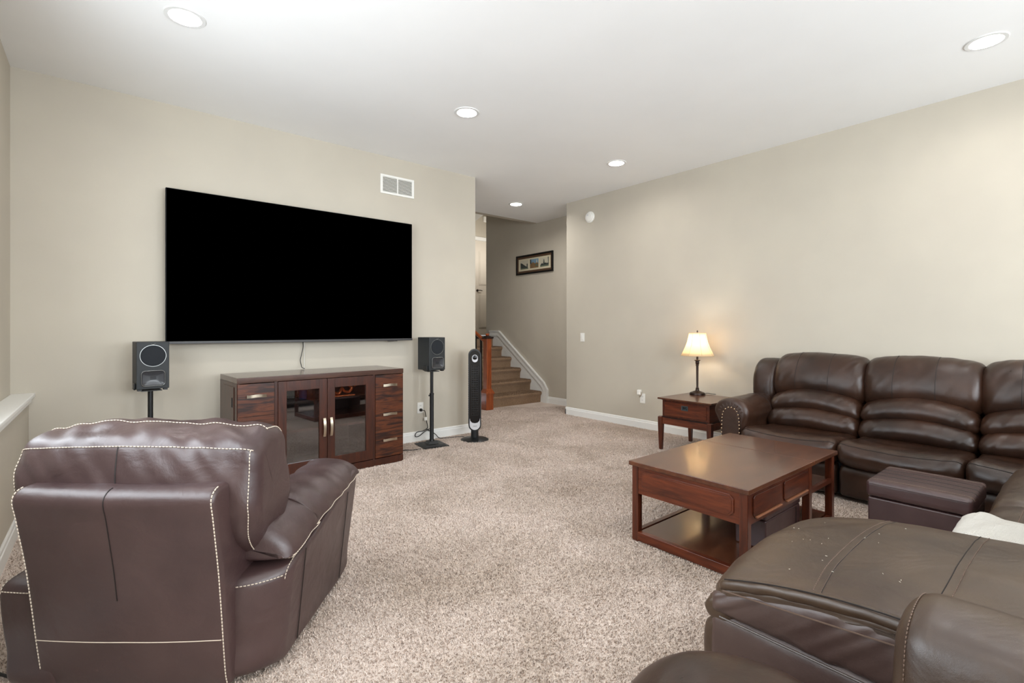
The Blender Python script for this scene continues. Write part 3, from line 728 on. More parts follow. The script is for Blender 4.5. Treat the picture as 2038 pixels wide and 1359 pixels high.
# ------------------------------------------------------------------ tower fan
fn = thing('tower_fan', 'black tower fan with silver control ring beside the stair opening', 'fan', (3.085, 4.375, 0), math.radians(-33))
lathe('base', [(.150, 0), (.152, .006), (.135, .014), (.06, .022), (.042, .03), (.040, .115), (.001, .115)], M_BLACK, fn, 48)
def stadium(hw_, z0, z1, n=14):
    pts = []
    for i in range(n+1): t = PI*i/n; pts.append((hw_*math.cos(t), z1-hw_+hw_*math.sin(t)))
    for i in range(n+1): t = PI+PI*i/n; pts.append((hw_*math.cos(t), z0+hw_*math.sin(t)+hw_))
    return pts
def stad(name, hw_, z0, z1, y0, y1, m, parent, bev=0, label=None): return prism(name, stadium(hw_, z0, z1), y0, y1, 1, m, parent, bev=bev, label=label)
body = stad('housing', .068, .10, .985, -.045, .075, mat('fan_grey', (40, 41, 43), .4), fn)
stad('front_rim', .063, .108, .978, -.055, -.044, M_BLACK, fn)
stad('front_panel', .056, .118, .970, -.058, -.054, M_BLACKG, fn)
ctl = stad('control_surround', .031, .845, .925, -.063, -.057, M_SILV, fn, label='silver oval control surround')
lathe('dial', [(.024, 0), (.024, .006), (.02, .009), (.001, .009)], M_BLACKG, ctl, 30, M=Matrix.Translation((0, -.063, .896)) @ Matrix.Rotation(PI/2, 4, 'X'))
for k in range(22):
    z = .275+k*.024; box('grille_bar', -.036, .036, -.0615, -.0575, z, z+.003, M_BLACK, fn)
for q in (-.036, -.012, .012, .036): box('grille_upright', q-.0015, q+.0015, -.0605, -.0575, .27, .81, M_BLACK, fn)
bot = [(-.054, .245), (-.048, .215), (-.03, .196), (0, .19), (.03, .196), (.048, .215), (.054, .245)] + [(.056*math.cos(t), .174+.056*math.sin(t)) for t in [-PI*i/12 for i in range(13)]]
kp = prism('kick_plate', bot, -.062, -.057, 1, M_SILV, fn, label='silver crescent plate at the bottom of the fan front')
for sx in (-1,):
    for k in range(46): 
        z = .28+k*.0118; box('side_vent', -.0695, -.0675, -.030, .02, z, z+.005, M_SILV if k % 2 else M_BLACKM, fn)
cu = bpy.data.curves.new('logo', 'FONT'); cu.body = 'LASKO'; cu.size = .014; cu.extrude = .0004; cu.align_x = 'CENTER'
tmp = bpy.data.objects.new('tmp', cu); C.objects.link(tmp); bpy.context.view_layer.update()
me = bpy.data.meshes.new_from_object(tmp.evaluated_get(bpy.context.evaluated_depsgraph_get())); bpy.data.objects.remove(tmp)
me.materials.append(M_BLACKM); lg = bpy.data.objects.new('lettering', me); C.objects.link(lg); lg.parent = kp; lg.location = (0, -.0625, .155); lg.rotation_euler = (PI/2, 0, 0)

# ------------------------------------------------------------------ coffee table
ct = thing('coffee_table', 'square reddish-brown wooden coffee table with shelf in front of the sofa', 'coffee table', (2.888, 1.399, 0))
hx, hy, H = .589, .341, .451
SX = 3.10-2.888
box('top', -hx, SX-.001, -hy, hy, H-.024, H, W_TOP, ct, bev=.003)
box('top', SX+.001, hx, -hy, hy, H-.024, H, W_TOP, ct, bev=.003)
lx, ly = hx-.014, hy-.014; LT = .040
for x0 in (-lx, SX-.036, lx-LT):
    for sy in (-1, 1):
        y0 = -ly if sy < 0 else ly-LT
        box('leg', x0, x0+LT, y0, y0+LT, 0, H-.024, W_CHERRY_Z, ct, bev=.003)
AZ = .272
# end apron with a raised chamfered panel
def octa(a0, a1, z0, z1, c): return [(a0+c, z0), (a1-c, z0), (a1, z0+c), (a1, z1-c), (a1-c, z1), (a0+c, z1), (a0, z1-c), (a0, z0+c)]
ea = box('end_apron', -lx+.004, -lx+.024, -ly+LT, ly-LT, AZ, H-.024, W_CHERRY_Y, ct)
prism('moulding', octa(-.262, .262, AZ+.030, H-.045, .02), -lx-.003, -lx+.004, 0, W_CHERRY_Y, ea, bev=.002)
prism('raised_panel', octa(-.252, .252, AZ+.039, H-.054, .017), -lx-.006, -lx-.003, 0, W_CHERRY_Y, ea, bev=.001)
for sy in (-1, 1):
    y0, y1 = (-ly+.004, -ly+.024) if sy < 0 else (ly-.024, ly-.004)
    a_ = box('side_apron', -lx+LT, SX-.036, y0, y1, AZ, H-.024, W_CHERRY_X, ct)
    xa, xb = -lx+LT, SX-.036; mid = (xa+xb)/2
    for k, (p, q) in enumerate(((xa+.02, mid-.012), (mid+.012, xb-.02))):
        yy = (y0-.007, y0) if sy < 0 else (y1, y1+.007)
        dr = prism('drawer_front', octa(p, q, AZ+.035, H-.045, .012), yy[0], yy[1], 1, W_CHERRY_X, ct, bev=.002)
        yz = (y0-.016, y0-.002) if sy < 0 else (y1+.002, y1+.016)
        box('finger_pull', p+.02, q-.02, yz[0], yz[1], AZ+.024, AZ+.032, mat('worn_edge', (132, 84, 58), .4) if 'worn_edge' not in bpy.data.materials else bpy.data.materials['worn_edge'], dr, bev=.002)
    box('end_rail', SX+.004, lx-LT, y0, y1, AZ-.012, AZ+.014, W_CHERRY_X, ct)
box('open_shelf', SX-.02, lx-.01, -ly+.024, ly-.024, AZ-.006, AZ+.010, W_TOP, ct)
box('end_divider', SX-.036, SX-.018, -ly+LT, ly-LT, AZ, H-.024, W_CHERRY_Y, ct)
box('tray_bottom', -lx+.024, SX-.036, -ly+.024, ly-.024, AZ, AZ+.010, W_CHERRY_X, ct)
# shelf with its frame rails
bm = bmesh.new(); bmbox(bm, -lx+.004, lx-.004, -ly+LT, ly-LT, .040, .056)
frombm('bottom_shelf', bm, W_TOP, ct)
for x0 in (-lx-.004, lx-.030): box('shelf_rail', x0, x0+.034, -ly+LT, ly-LT, .008, .058, W_CHERRY_Y, ct, bev=.003)
for y0 in (-ly, ly-.030): box('shelf_rail', -lx+LT, lx-LT, y0, y0+.030, .008, .058, W_CHERRY_X, ct, bev=.003)
sb = thing('leather_storage_box', 'low dark leather box stored on the shelf under the coffee table', 'storage box', (2.79, 1.26, .0565))
box('body', -.17, .27, -.14, .02, 0, .15, L_OTTO, sb, bev=.008, seg=3); box('lid', -.172, .272, -.142, .022, .152, .20, L_OTTO, sb, bev=.010, seg=3)
tube('seam', [(.21, -.1425, .005), (.21, -.1425, .145)], .0015, M_SEAM, sb, 5)

# ------------------------------------------------------------------ end table
et = thing('end_table', 'small reddish-brown end table with one drawer and tapered legs beside the sofa arm', 'end table', (4.538, 2.576, 0), math.radians(-.7))
ex, ey, EH = .293, .286, .52
prism('top', [(-ex, -ey), (ex, -ey), (ex, ey), (-ex, ey)], EH-.016, EH, 2, W_TOP, et, bev=.004)
bm = bmesh.new(); bmbox(bm, -ex+.03, ex-.03, -ey+.03, ey-.03, EH-.024, EH-.016); frombm('top_moulding', bm, W_CHERRY_X, et)
cx_ = ex-.036; cy_ = ey-.036
box('case', -cx_, cx_, -cy_, cy_, .335, EH-.024, W_CHERRY_X, et, bev=.002)
dw = box('drawer', -cx_-.006, -cx_, -cy_+.028, cy_-.028, .352, EH-.042, W_CHERRY_Y, et, bev=.002)
bm = bmesh.new()
for a in ((-.035, .035, .455, .463), (-.035, .035, .417, .425), (-.035, -.026, .425, .455), (.026, .035, .425, .455)): bmbox(bm, -cx_-.012, -cx_-.006, a[0], a[1], a[2], a[3], .001)
frombm('pull_plate', bm, M_STEELB, dw); box('pull_backing', -cx_-.0075, -cx_-.006, -.026, .026, .425, .455, M_BLACKM, dw)
tube('bail', [(-cx_-.011, -.020, .450), (-cx_-.014, -.018, .432), (-cx_-.014, .018, .432), (-cx_-.011, .020, .450)], .003, M_STEELB, dw, 6, 4)
bm = bmesh.new(); bmbox(bm, -cx_-.012, cx_+.012, -cy_-.012, cy_+.012, .322, .336, .003); frombm('waist_moulding', bm, M_DARKWOOD, et)
for nme, a in (('apron_rail', (-ex+.012, -ex+.030, -ey+.05, ey-.05)), ('apron_rail', (ex-.030, ex-.012, -ey+.05, ey-.05)), ('apron_rail', (-ex+.05, ex-.05, -ey+.012, -ey+.030)), ('apron_rail', (-ex+.05, ex-.05, ey-.030, ey-.012))):
    box(nme, a[0], a[1], a[2], a[3], .262, .325, W_CHERRY_Y, et, bev=.002)
for sx in (-1, 1):
    for sy in (-1, 1):
        bm = bmesh.new(); c0 = Vector((sx*(ex-.026), sy*(ey-.026), 0)); c1 = Vector((sx*(ex-.031), sy*(ey-.031), 0))
        def sq(c, r, z): return [bm.verts.new((c.x+a*r, c.y+b*r, z)) for a, b in ((-1, -1), (1, -1), (1, 1), (-1, 1))]
        L_ = [sq(c0, .014, 0), sq(c0, .022, .262), sq(c0, .022, .328), sq(c0, .014, .335)]
        for i in range(3):
            for k in range(4): bm.faces.new((L_[i][k], L_[i][(k+1) % 4], L_[i+1][(k+1) % 4], L_[i+1][k]))
        bm.faces.new(L_[0][::-1]); bm.faces.new(L_[-1])
        frombm('leg', bm, W_CHERRY_Z, et)

# ------------------------------------------------------------------ table lamp
lp = thing('table_lamp', 'bronze candlestick table lamp with a lit cream bell shade on the end table', 'lamp', (4.74, 2.715, EH))
lathe('base', [(.076, 0), (.078, .010), (.072, .022), (.050, .030), (.042, .034), (.020, .042), (.016, .060), (.001, .060)], M_BRONZE, lp, 40)
lathe('stem', [(.014, .058), (.018, .066), (.012, .072), (.010, .085), (.0125, .30), (.018, .305), (.014, .315), (.020, .325), (.018, .345), (.024, .352), (.010, .360), (.010, .42), (.001, .42)], M_BRONZE, lp, 28)
lathe('drip_collar', [(.030, .353), (.032, .358), (.026, .362), (.001, .362)], M_BRONZE, lp, 28)
def shadeprof():
    return [(.168, .405), (.150, .44), (.126, .490), (.105, .545), (.092, .60), (.085, .64)]
m = bpy.data.materials.new('lampshade_fabric'); m.use_nodes = True; b = bsdf(m)
b.inputs['Base Color'].default_value = (*s2l((238, 222, 190)), 1); b.inputs['Roughness'].default_value = .9
nt = m.node_tree; tr = nd(m, 'ShaderNodeBsdfTranslucent'); tr.inputs[0].default_value = (*s2l((255, 240, 212)), 1); ms = nd(m, 'ShaderNodeMixShader'); ms.inputs[0].default_value = .55
out = nt.nodes['Material Output']; lk(m, b.outputs[0], ms.inputs[1]); lk(m, tr.outputs[0], ms.inputs[2]); lk(m, ms.outputs[0], out.inputs[0])
M_SHADE = m
sp_ = shadeprof(); vs = []; fs = []; n = 48
for rr_, z in sp_:
    for i in range(n):
        t = 2*PI*i/n; k = 1-.035*abs(math.sin(4*t))
        vs.append((rr_*k*math.cos(t), rr_*k*math.sin(t), z))
for j in range(len(sp_)-1):
    for i in range(n): fs.append((j*n+i, j*n+(i+1) % n, (j+1)*n+(i+1) % n, (j+1)*n+i))
sh = mk('lamp_shade', vs, fs, M_SHADE, lp)
so = sh.modifiers.new('t', 'SOLIDIFY'); so.thickness = .0012
M_RIB = mat('shade_trim', (206, 178, 138), .8)
for k in range(8):
    t = PI*k/4; tube('shade_rib', [(r_*1.004*math.cos(t), r_*1.004*math.sin(t), z) for r_, z in sp_], .0016, M_RIB, sh, 6, 3)
for idx in (0, -1):
    r_, z = sp_[idx]; tube('shade_edge', [(r_*(1-.035*abs(math.sin(4*2*PI*i/n)))*math.cos(2*PI*i/n), r_*(1-.035*abs(math.sin(4*2*PI*i/n)))*math.sin(2*PI*i/n), z) for i in range(n+1)], .0025, M_RIB, sh, 6)
tube('harp', [(.0, -.03, .41), (0, -.045, .50), (0, -.03, .60), (0, 0, .645), (0, .03, .60), (0, .045, .50), (0, .03, .41)], .0018, M_BRONZE, lp, 6, 4)
for k in range(3):
    t = 2*PI*k/3; tube('shade_spider', [(0, 0, .64), (.084*math.cos(t), .084*math.sin(t), .64)], .0014, M_BRONZE, lp, 5)
lathe('finial', [(.004, .645), (.009, .652), (.006, .662), (.001, .668)], M_BRONZE, lp, 16)
M_BULB = mat('lit_bulb', (255, 240, 210), .5, emis=(255, 226, 180), es=12)
lathe('bulb', [(.010, .42), (.014, .44), (.028, .475), (.028, .49), (.018, .51), (.001, .516)], M_BULB, lp, 20)
l = bpy.data.lights.new('bulb_light', 'POINT'); l.energy = 3.0; l.color = (1, .90, .76); l.shadow_soft_size = .03
lo = bpy.data.objects.new('bulb_light', l); C.objects.link(lo); lo.parent = lp; lo.location = (0, 0, .555)
lc = tube('lamp_cord', [(4.80, 2.68, EH+.004), (4.84, 2.66, EH+.012), (4.86, 2.62, EH+.006), (4.875, 2.585, EH+.004)], .0028, M_CORD, per=5)
lc.parent = lp; lc.location = -Vector(lp.location)

# ------------------------------------------------------------------ storage ottoman
ot = thing('storage_ottoman', 'square dark leather storage ottoman between the coffee table and the sectional', 'ottoman', (3.25, .595, 0))
box('body', -.198, .198, -.198, .198, .012, .333, L_OTTO, ot, bev=.008, seg=3)
for sx in (-1, 1):
    for sy in (-1, 1): box('foot', sx*.17-.02, sx*.17+.02, sy*.17-.02, sy*.17+.02, 0, .014, M_BLACK, ot)
res = loft('lid', rrect(-.205, .205, .337, .420, .018), -.205, .205, .018, L_OTTO, ot, lambda a, b, s: (a, s, b+.006*math.cos(a*7)*math.cos(s*7) if b > .38 else b), n=96, nz=.002, nsc=10)
for a_ in (-.155, -.075, .0, .08, .155):
    tube('lid_seam', across(res, a_, .42, .0005), .0016, M_SEAML if a_ in (-.155, .155) else M_SEAM, ot, 5)
tube('lid_piping', [(-.206, -.19, .405), (-.206, .19, .405)], .003, L_OTTO, ot, 6)

# ------------------------------------------------------------------ sectional sofa
sf = thing('sectional_sofa', 'dark brown leather reclining sectional sofa wrapping the right wall with an extended footrest', 'sofa', (0, 0, 0))
sf.location = (3.9, .6, 0)
OX, OY = sf.location.x, sf.location.y
def W(x, y, z): return (x-OX, y-OY, z)
XF = 3.99
units = [(1.215, 1.875), (.545, 1.205)]
def back_unit(y0, y1, idx, T=W, flip=False):
    """three stacked back cushions for a seat that faces -x; T maps to local"""
    def fm(arch_, sag):
        def f(a, b, s):
            u = (s-y0)/(y1-y0)*2-1
            return T(a, s, b+arch_*(1-u*u)-sag*u*u)
        return f
    # headrest: big pillow leaning back
    pr = [(4.60, .60), (4.54, .66), (4.53, .75), (4.56, .85), (4.62, .93), (4.70, .965), (4.78, .95), (4.84, .88), (4.86, .75), (4.84, .62), (4.72, .585)]
    hb = loft('headrest', pr, y0-.018, y1+.018, .075, L_SOFA, sf, lambda a, b, s: T(a, s, b+(.012+.036*max(0, min(1, (.93-b)/.3)))*(1-((s-y0)/(y1-y0)*2-1)**2)), puff=.022, nz=.007, nsc=6, seed=idx, wr=.014, wsc=(22, 5), ns=60)
    n = len(hb[2])
    i0 = near(hb[2], 4.72, .965); i1 = near(hb[2], 4.56, .61)
    if (i1-i0) % n > n/2: i0, i1 = i1, i0
    for k in (26, 53): tube('headrest_seam', ringline(hb, k, i0, i1, .0005), .0018, M_SEAM, hb[0], 5)
    l1 = loft('lumbar_roll', [(4.50, .50), (4.44, .53), (4.425, .58), (4.46, .63), (4.54, .655), (4.64, .64), (4.68, .56), (4.62, .49)], y0-.006, y1+.006, .06, L_SOFA, sf, fm(.035, .03), puff=.014, nz=.005, nsc=7, seed=idx+3, wr=.016, wsc=(26, 5), ns=60)
    l2 = loft('lumbar_roll', [(4.46, .37), (4.39, .41), (4.365, .46), (4.40, .515), (4.48, .54), (4.60, .53), (4.64, .44), (4.56, .37)], y0-.006, y1+.006, .06, L_SOFA, sf, fm(.01, .03), puff=.016, nz=.006, nsc=7, seed=idx+6, wr=.017, wsc=(26, 5), ns=60)
def seat_unit(y0, y1, idx, T=W):
    pr = [(3.925, .27), (3.905, .33), (3.925, .385), (3.99, .415), (4.12, .405), (4.28, .385), (4.44, .38), (4.5, .33), (4.44, .25), (4.1, .235), (3.98, .24)]
    def f(a, b, s):
        u = (s-y0)/(y1-y0)*2-1
        dip = .028*(1-u*u)*max(0, min(1, (b-.3)/.08))
        if a > 4.3: dip *= max(0, 1-(a-4.3)/.15)
        return T(a-.02*(1-u*u), s, b-dip+.012)
    sc_ = loft('seat_cushion', pr, y0-.004, y1+.004, .055, L_SOFA, sf, f, puff=.010, nz=.008, nsc=7, seed=idx+9, wr=.010, wsc=(24, 5), ns=60, n=96)
    tube('seat_seam', across(sc_, 3.935, .395, .0008, 3, -3), .0022, M_SEAM, sc_[0], 5)
    loft('footrest_panel', [(3.985, .035), (3.965, .08), (3.955, .16), (3.965, .225), (4.00, .252), (4.10, .25), (4.12, .14), (4.10, .035)], y0+.004, y1-.004, .03, L_SOFA, sf, lambda a, b, s: T(a, s, b), puff=.004, nz=.005, nsc=6, seed=idx+13, ns=24, ke=5, n=56)
for i, (y0, y1) in enumerate(units):
    back_unit(y0, y1, i+1); seat_unit(y0, y1, i+1)
# third seat by the corner
back_unit(-.14, .535, 5); seat_unit(-.14, .535, 5)
box('frame', *(4.03-OX, 4.90-OX, -.6-OY, 1.90-OY, .03, .30), M_BLACKM, sf)
box('rear_frame', *(4.80-OX, 4.955-OX, -.80-OY, 1.97-OY, .05, .86), L_SOFA, sf, bev=.03, seg=3)
# outer back wing at the far end
loft('back_wing', [(4.60, .50), (4.55, .62), (4.56, .78), (4.62, .88), (4.72, .925), (4.84, .90), (4.90, .75), (4.90, .50), (4.75, .45)], 1.87, 2.075, .05, L_SOFA, sf, lambda a, b, s: W(a, s, b), puff=.01, nz=.005, seed=21, wr=.006, wsc=(20, 10), ns=16)
# rolled arm at the far end (profile in y,z swept along x)
armp = [(1.875, .03), (1.875, .30), (1.865, .42), (1.845, .50), (1.865, .575), (1.93, .622), (2.02, .628), (2.10, .59), (2.135, .52), (2.11, .45), (2.07, .38), (2.06, .25), (2.06, .03)]
ra = loft('arm', armp, 3.975, 4.90, .045, L_SOFA, sf, lambda a, b, s: W(s, a, b), puff=.0, nz=.004, nsc=8, seed=31, wr=.004, ns=44, n=96)
n = len(ra[2]); i0 = near(ra[2], 1.855, .45); i1 = near(ra[2], 2.12, .45)
if (i1-i0) % n > n/2: i0, i1 = i1, i0
for k in (28, 40): tube('arm_seam', ringline(ra, k, i0, i1, .0004), .002, M_SEAM, ra[0], 5)
fp = [(1.905, .05), (2.045, .05), (2.050, .40), (2.044, .50), (2.018, .545), (1.975, .56), (1.932, .545), (1.906, .50), (1.900, .40)]
FP = [(p.x, p.y) for p in resample(fp, 40)]
af = prism('arm_front', [(p[0]-OY, p[1]) for p in fp], 3.958-OX, 3.985-OX, 0, L_SOFA, sf, bev=.006)
q = catmull([(1.900, .06, 0), (1.900, .25, 0), (1.902, .42, 0), (1.910, .50, 0), (1.936, .543, 0), (1.975, .558, 0), (2.014, .543, 0), (2.040, .50, 0), (2.048, .42, 0), (2.050, .25, 0), (2.050, .06, 0)], 20)
cum = 0; last = q[0]; nxt = 0
for p in q:
    cum += (p-last).length; last = p
    if cum >= nxt:
        nxt = cum+.0265
        lathe('nailhead', [(.0078, 0), (.0066, .0035), (.003, .005), (.0005, .0053)], M_NAIL, af, 10, M=Matrix.Translation((3.9575-OX, p.x-OY, p.y)) @ Matrix.Rotation(-PI/2, 4, 'Y'))
# gathered leather round the arm front
for k in range(9):
    t = PI*(.08+.84*k/8); c = Vector((3.974, 1.985, .505))
    a_ = c+Vector((0, math.cos(t)*.082, math.sin(t)*.065)); b_ = c+Vector((.014, math.cos(t)*.122, math.sin(t)*.105))
    tube('gather', [W(*a_), W(*(a_.lerp(b_, .5)+Vector((-.004, 0, 0)))), W(*b_)], .0045, L_SOFA, ra[0], 6)

# back run of the sectional (faces +y); front edge at y = .30
def TB(y, x, z): return W(x, y, z)
def seat_back_run(x0, x1, idx, m, zt=.462, yf=.33):
    pr = [(yf-.02, .25), (yf, .31), (yf-.005, .40), (yf-.06, zt-.01), (yf-.22, zt+.004), (yf-.5, zt-.01), (yf-.72, zt-.02), (yf-.76, .35), (yf-.7, .24), (yf-.3, .235)]
    s = loft('seat_cushion', pr, x0, x1, .05, m, sf, lambda a, b, s: W(s, a, b), puff=.012, nz=.006, nsc=7, seed=idx, wr=.007, wsc=(8, 30), edge=.7, ns=40, n=96)
    for yy, zz in ((yf-.12, zt), (yf-.155, zt), (yf-.34, zt)): tube('seat_seam', across(s, yy, zz, .0006, 3, -3), .0016, M_SEAML, s[0], 5)
    loft('footrest_panel', [(yf-.03, .035), (yf-.02, .1), (yf-.02, .2), (yf-.04, .243), (yf-.14, .24), (yf-.15, .1), (yf-.13, .035)], x0+.004, x1-.004, .03, m, sf, lambda a, b, s: W(s, a, b), nz=.004, seed=idx+2, ns=20, ke=5, n=48)
seat_back_run(2.30, 2.98, 41, L_CHAISE); seat_back_run(2.99, 3.86, 43, L_CHAISE)
box('frame', *(1.50-OX, 3.95-OX, -.62-OY, .16-OY, .03, .30), M_BLACKM, sf)
box('rear_frame', *(1.24-OX, 4.80-OX, -.86-OY, -.72-OY, .05, .84), L_SOFA, sf, bev=.03, seg=3)
for i, (x0, x1) in enumerate(((1.50, 2.27), (2.30, 2.98), (2.99, 3.80))):
    loft('headrest', [(-.42, .60), (-.36, .66), (-.35, .75), (-.38, .85), (-.44, .93), (-.52, .965), (-.60, .95), (-.66, .88), (-.68, .75), (-.66, .62), (-.54, .585)], x0, x1, .07, L_SOFA, sf, lambda a, b, s: W(s, a, b), puff=.015, nz=.006, seed=50+i, ns=24, n=56)
    for zz in (0, -.125):
        loft('lumbar_roll', [(-.32, .50+zz), (-.26, .53+zz), (-.245, .58+zz), (-.28, .63+zz), (-.36, .655+zz), (-.46, .64+zz), (-.50, .56+zz), (-.44, .49+zz)], x0, x1, .06, L_SOFA, sf, lambda a, b, s: W(s, a, b), puff=.012, nz=.006, seed=55+i, ns=24, n=48)
# extended chaise seat
CX0, CX1 = 1.462, 2.285
cp = [(-.50, .46), (-.50, .515), (-.2, .525), (.1, .52), (.28, .508), (.40, .50), (.51, .488), (.64, .466), (.75, .438), (.81, .405), (.828, .37), (.81, .342), (.75, .35), (.6, .385), (.45, .42), (.28, .45), (-.2, .46)]
def fch(a, b, s):
    u = (s-CX0)/(CX1-CX0)*2-1
    # the front corners are rounded back and the top crowns towards the middle
    k = max(0, (a-.3)/.55)
    side = abs(u)
    ya = a-(.05*max(0, side-.25)**2*k*1.6)
    cr = .020*(1-u*u)*max(0, min(1, (b-.38)/.06))
    drop = -.02*max(0, side-.7)*max(0, min(1, (b-.4)/.06))
    return W(s, ya, b+cr+drop)
ch = loft('chaise_cushion', cp, CX0, CX1, .05, L_CHAISE, sf, fch, puff=.004, nz=.007, nsc=5, seed=60, wr=.004, wsc=(14, 8), ns=60, n=130, ke=9, rz=.03)
for yy, zz in ((.50, .489), (.535, .485)): stitches('chaise_stitching', across(ch, yy, zz, .0012, 2, -2), M_SEAML, ch[0], .0013, .007, .003)
tube('chaise_seam', across(ch, .5175, .487, .0002, 2, -2), .0014, M_SEAM, ch[0], 5)
stitches('chaise_stitching', across(ch, .25, .509, .0012, 2, -2), M_SEAML, ch[0], .0013, .007, .003)
tube('chaise_seam', across(ch, .262, .509, .0002, 2, -2), .0014, M_SEAM, ch[0], 5)
# piped crumpled edge roll along the near side
def zr(y): return .492-.34*max(0, y-.28)**2
er = loft('edge_roll', rrect(-.019, .019, -.019, .019, .018), -.25, .772, .02, L_CHAISE, sf, lambda a, b, s: W(CX0+.016+a, s, zr(s)-.006+b), nz=.003, nsc=10, wr=.005, wsc=(18, 8), edge=1, ns=90, n=28, ke=4, wd=.3)
tube('edge_piping', [W(CX0+.004, -.2+.05*i, zr(-.2+.05*i)+.014) for i in range(20)], .0020, M_SEAM, er[0], 5)
# padded side panel (upper) and flat lower panel: profile (x,z) swept along y
def side(name, z0, ztop, hh, y0, y1, out, nz_, wr_, seed, ke_=6, m=None):
    return loft(name, [(.06, 0), (.012, 0), (-.004, .012), (-.009, hh*.3), (-.010, hh*.6), (-.006, hh*.88), (.008, hh), (.06, hh)], y0, y1, .022, m or L_CHAISE, sf,
        lambda a, b, s: W(CX0+out+a, s, z0+b/hh*(ztop(s)-z0)), nz=nz_, nsc=9, wr=wr_, wsc=(24, 4), edge=1, ns=110, n=56, ke=ke_, seed=seed, wd=1.3)
side('side_padding', .318, lambda y: zr(y)-.024, .13, -.3, .792, .004, .005, .0055, 71, m=L_SIDE_LIT)
tube('side_piping', [W(CX0-.0075, y, .446-.1*(y-.29)) for y in [-.25+.05*i for i in range(21)]], .0022, M_SEAML, ch[0], 5)  # pale tone stands in for the highlight along the piping
side('side_panel', .03, lambda y: .318, .29, -.3, .795, .002, .002, .0, 73, m=L_SIDE_LIT)
tube('side_panel_piping', [W(CX0-.007, y, .3165) for y in [-.28+.08*i for i in range(14)]], .0032, L_CHAISE, ch[0], 6)
# front boards of the chaise with gathered corner
loft('front_panel', [(.74, .03), (.805, .035), (.822, .15), (.820, .25), (.80, .288), (.74, .292)], CX0-.002, CX1-.03, .025, L_CHAISE, sf, lambda a, b, s: W(s, a, b), nz=.004, nsc=9, ns=30, n=48, seed=75)
loft('front_fold', [(.74, .285), (.80, .288), (.822, .312), (.812, .345), (.78, .372), (.70, .37)], CX0+.0, CX1-.03, .025, L_CHAISE, sf, lambda a, b, s: W(s, a, b), nz=.008, nsc=16, wr=.008, wsc=(45, 14), edge=1, ns=50, n=40, seed=77)
# near arm of the sectional
narm = [(1.492, .03), (1.492, .35), (1.505, .50), (1.50, .565), (1.45, .603), (1.37, .610), (1.29, .585), (1.255, .53), (1.235, .42), (1.225, .25), (1.225, .03)]
na = loft('near_arm', narm, -.80, .292, .06, L_CHAISE, sf, lambda a, b, s: W(a, s, b), puff=.008, nz=.006, nsc=6, seed=81, wr=.004, wsc=(10, 6), ns=44, n=96, ke=8)
n = len(na[2]); i0 = near(na[2], 1.50, .50); i1 = near(na[2], 1.225, .1)
if (i1-i0) % n > n/2: i0, i1 = i1, i0
stitches('arm_stitching', ringline(na, -6, i0, i1, .002), M_SEAML, na[0], .0014, .006, .003)
# lint and crumbs: a few pale specks lie on the chaise leather
vs = []; fs = []
for k in range(26):
    x = random.uniform(1.55, 2.2); y = random.uniform(.30, .74); ok = min(ch[1][9:-9], key=lambda rg: abs(rg[0].x+OX-x)); v = min((v for v in ok if v.z > .40), key=lambda v: abs(v.y+OY-y))
    t = random.uniform(0, PI); dd = Vector((math.cos(t), math.sin(t), 0))*random.uniform(.0008, .003)
    tube_into(vs, fs, [v+Vector((0, 0, .0008))-dd, v+Vector((0, 0, .0012))+dd], .0007, 4)
lint = mk('lint', vs, fs, mat('lint_white', (225, 220, 205), .9), ch[0]); lint['kind'] = 'stuff'

# ------------------------------------------------------------------ throw blanket on the next seat
M_BLANK = mat('cream_knit', (214, 210, 202), .95, spec=.1); v = coords(M_BLANK)
wv = nd(M_BLANK, 'ShaderNodeTexWave'); wv.inputs['Scale'].default_value = 60; wv.inputs['Distortion'].default_value = 2; wv.inputs['Detail'].default_value = 2; lk(M_BLANK, v, wv.inputs['Vector'])
nb = bump(M_BLANK, wv.outputs['Fac'], .7, .004); bump(M_BLANK, noi(M_BLANK, v, 300, 3), .5, .003, nb)
vs = []; fs = []; nx, ny = 60, 110
for j in range(ny+1):
    for i in range(nx+1):
        x = 2.258+.345*i/nx; s = j/ny; L = s*1.02
        edge = .03*noise.noise(Vector((x*9, 2, 0)))
        if L < .70: y = -.385+L; z = .480
        elif L < .80: a_ = (L-.70)/.10*PI/2; y = .315+.045*math.sin(a_); z = .480-.055*(1-math.cos(a_))
        else: y = .362; z = .425-(L-.80)*1.0-.02*i/nx
        fold = .009*math.sin((y*1.0+x*.6)*38)*(.4+.6*(i/nx))+.006*noise.noise(Vector((x*14, y*14, 3)))
        if L > .70: y += abs(fold)*.6; 
        else: z += max(-.004, fold)
        z -= .035*max(0, (2.30-x)/.042)
        z += .012*math.sin(PI*min(1, i/nx))*(1 if L < .75 else 0)
        vs.append((x-2.45, y, z))
for j in range(ny):
    for i in range(nx): a_ = j*(nx+1)+i; fs.append((a_, a_+1, a_+nx+2, a_+nx+1))
bl = thing('throw_blanket', 'cream knitted throw draped over the sectional seat beside the extended footrest', 'blanket', (2.45, 0, 0))
bo = mk('cloth', vs, fs, M_BLANK, bl); so = bo.modifiers.new('t', 'SOLIDIFY'); so.thickness = .008; so.offset = 1
vs = []; fs = []
for k in range(60):
    x = -.185+.34*k/59; z0 = .425-.22-.02*(k/59); tube_into(vs, fs, [(x, .365, z0+.01), (x+random.uniform(-.004, .004), .368, z0-.015), (x+random.uniform(-.006, .006), .367, z0-.04)], .002, 5)
mk('fringe', vs, fs, M_BLANK, bl)

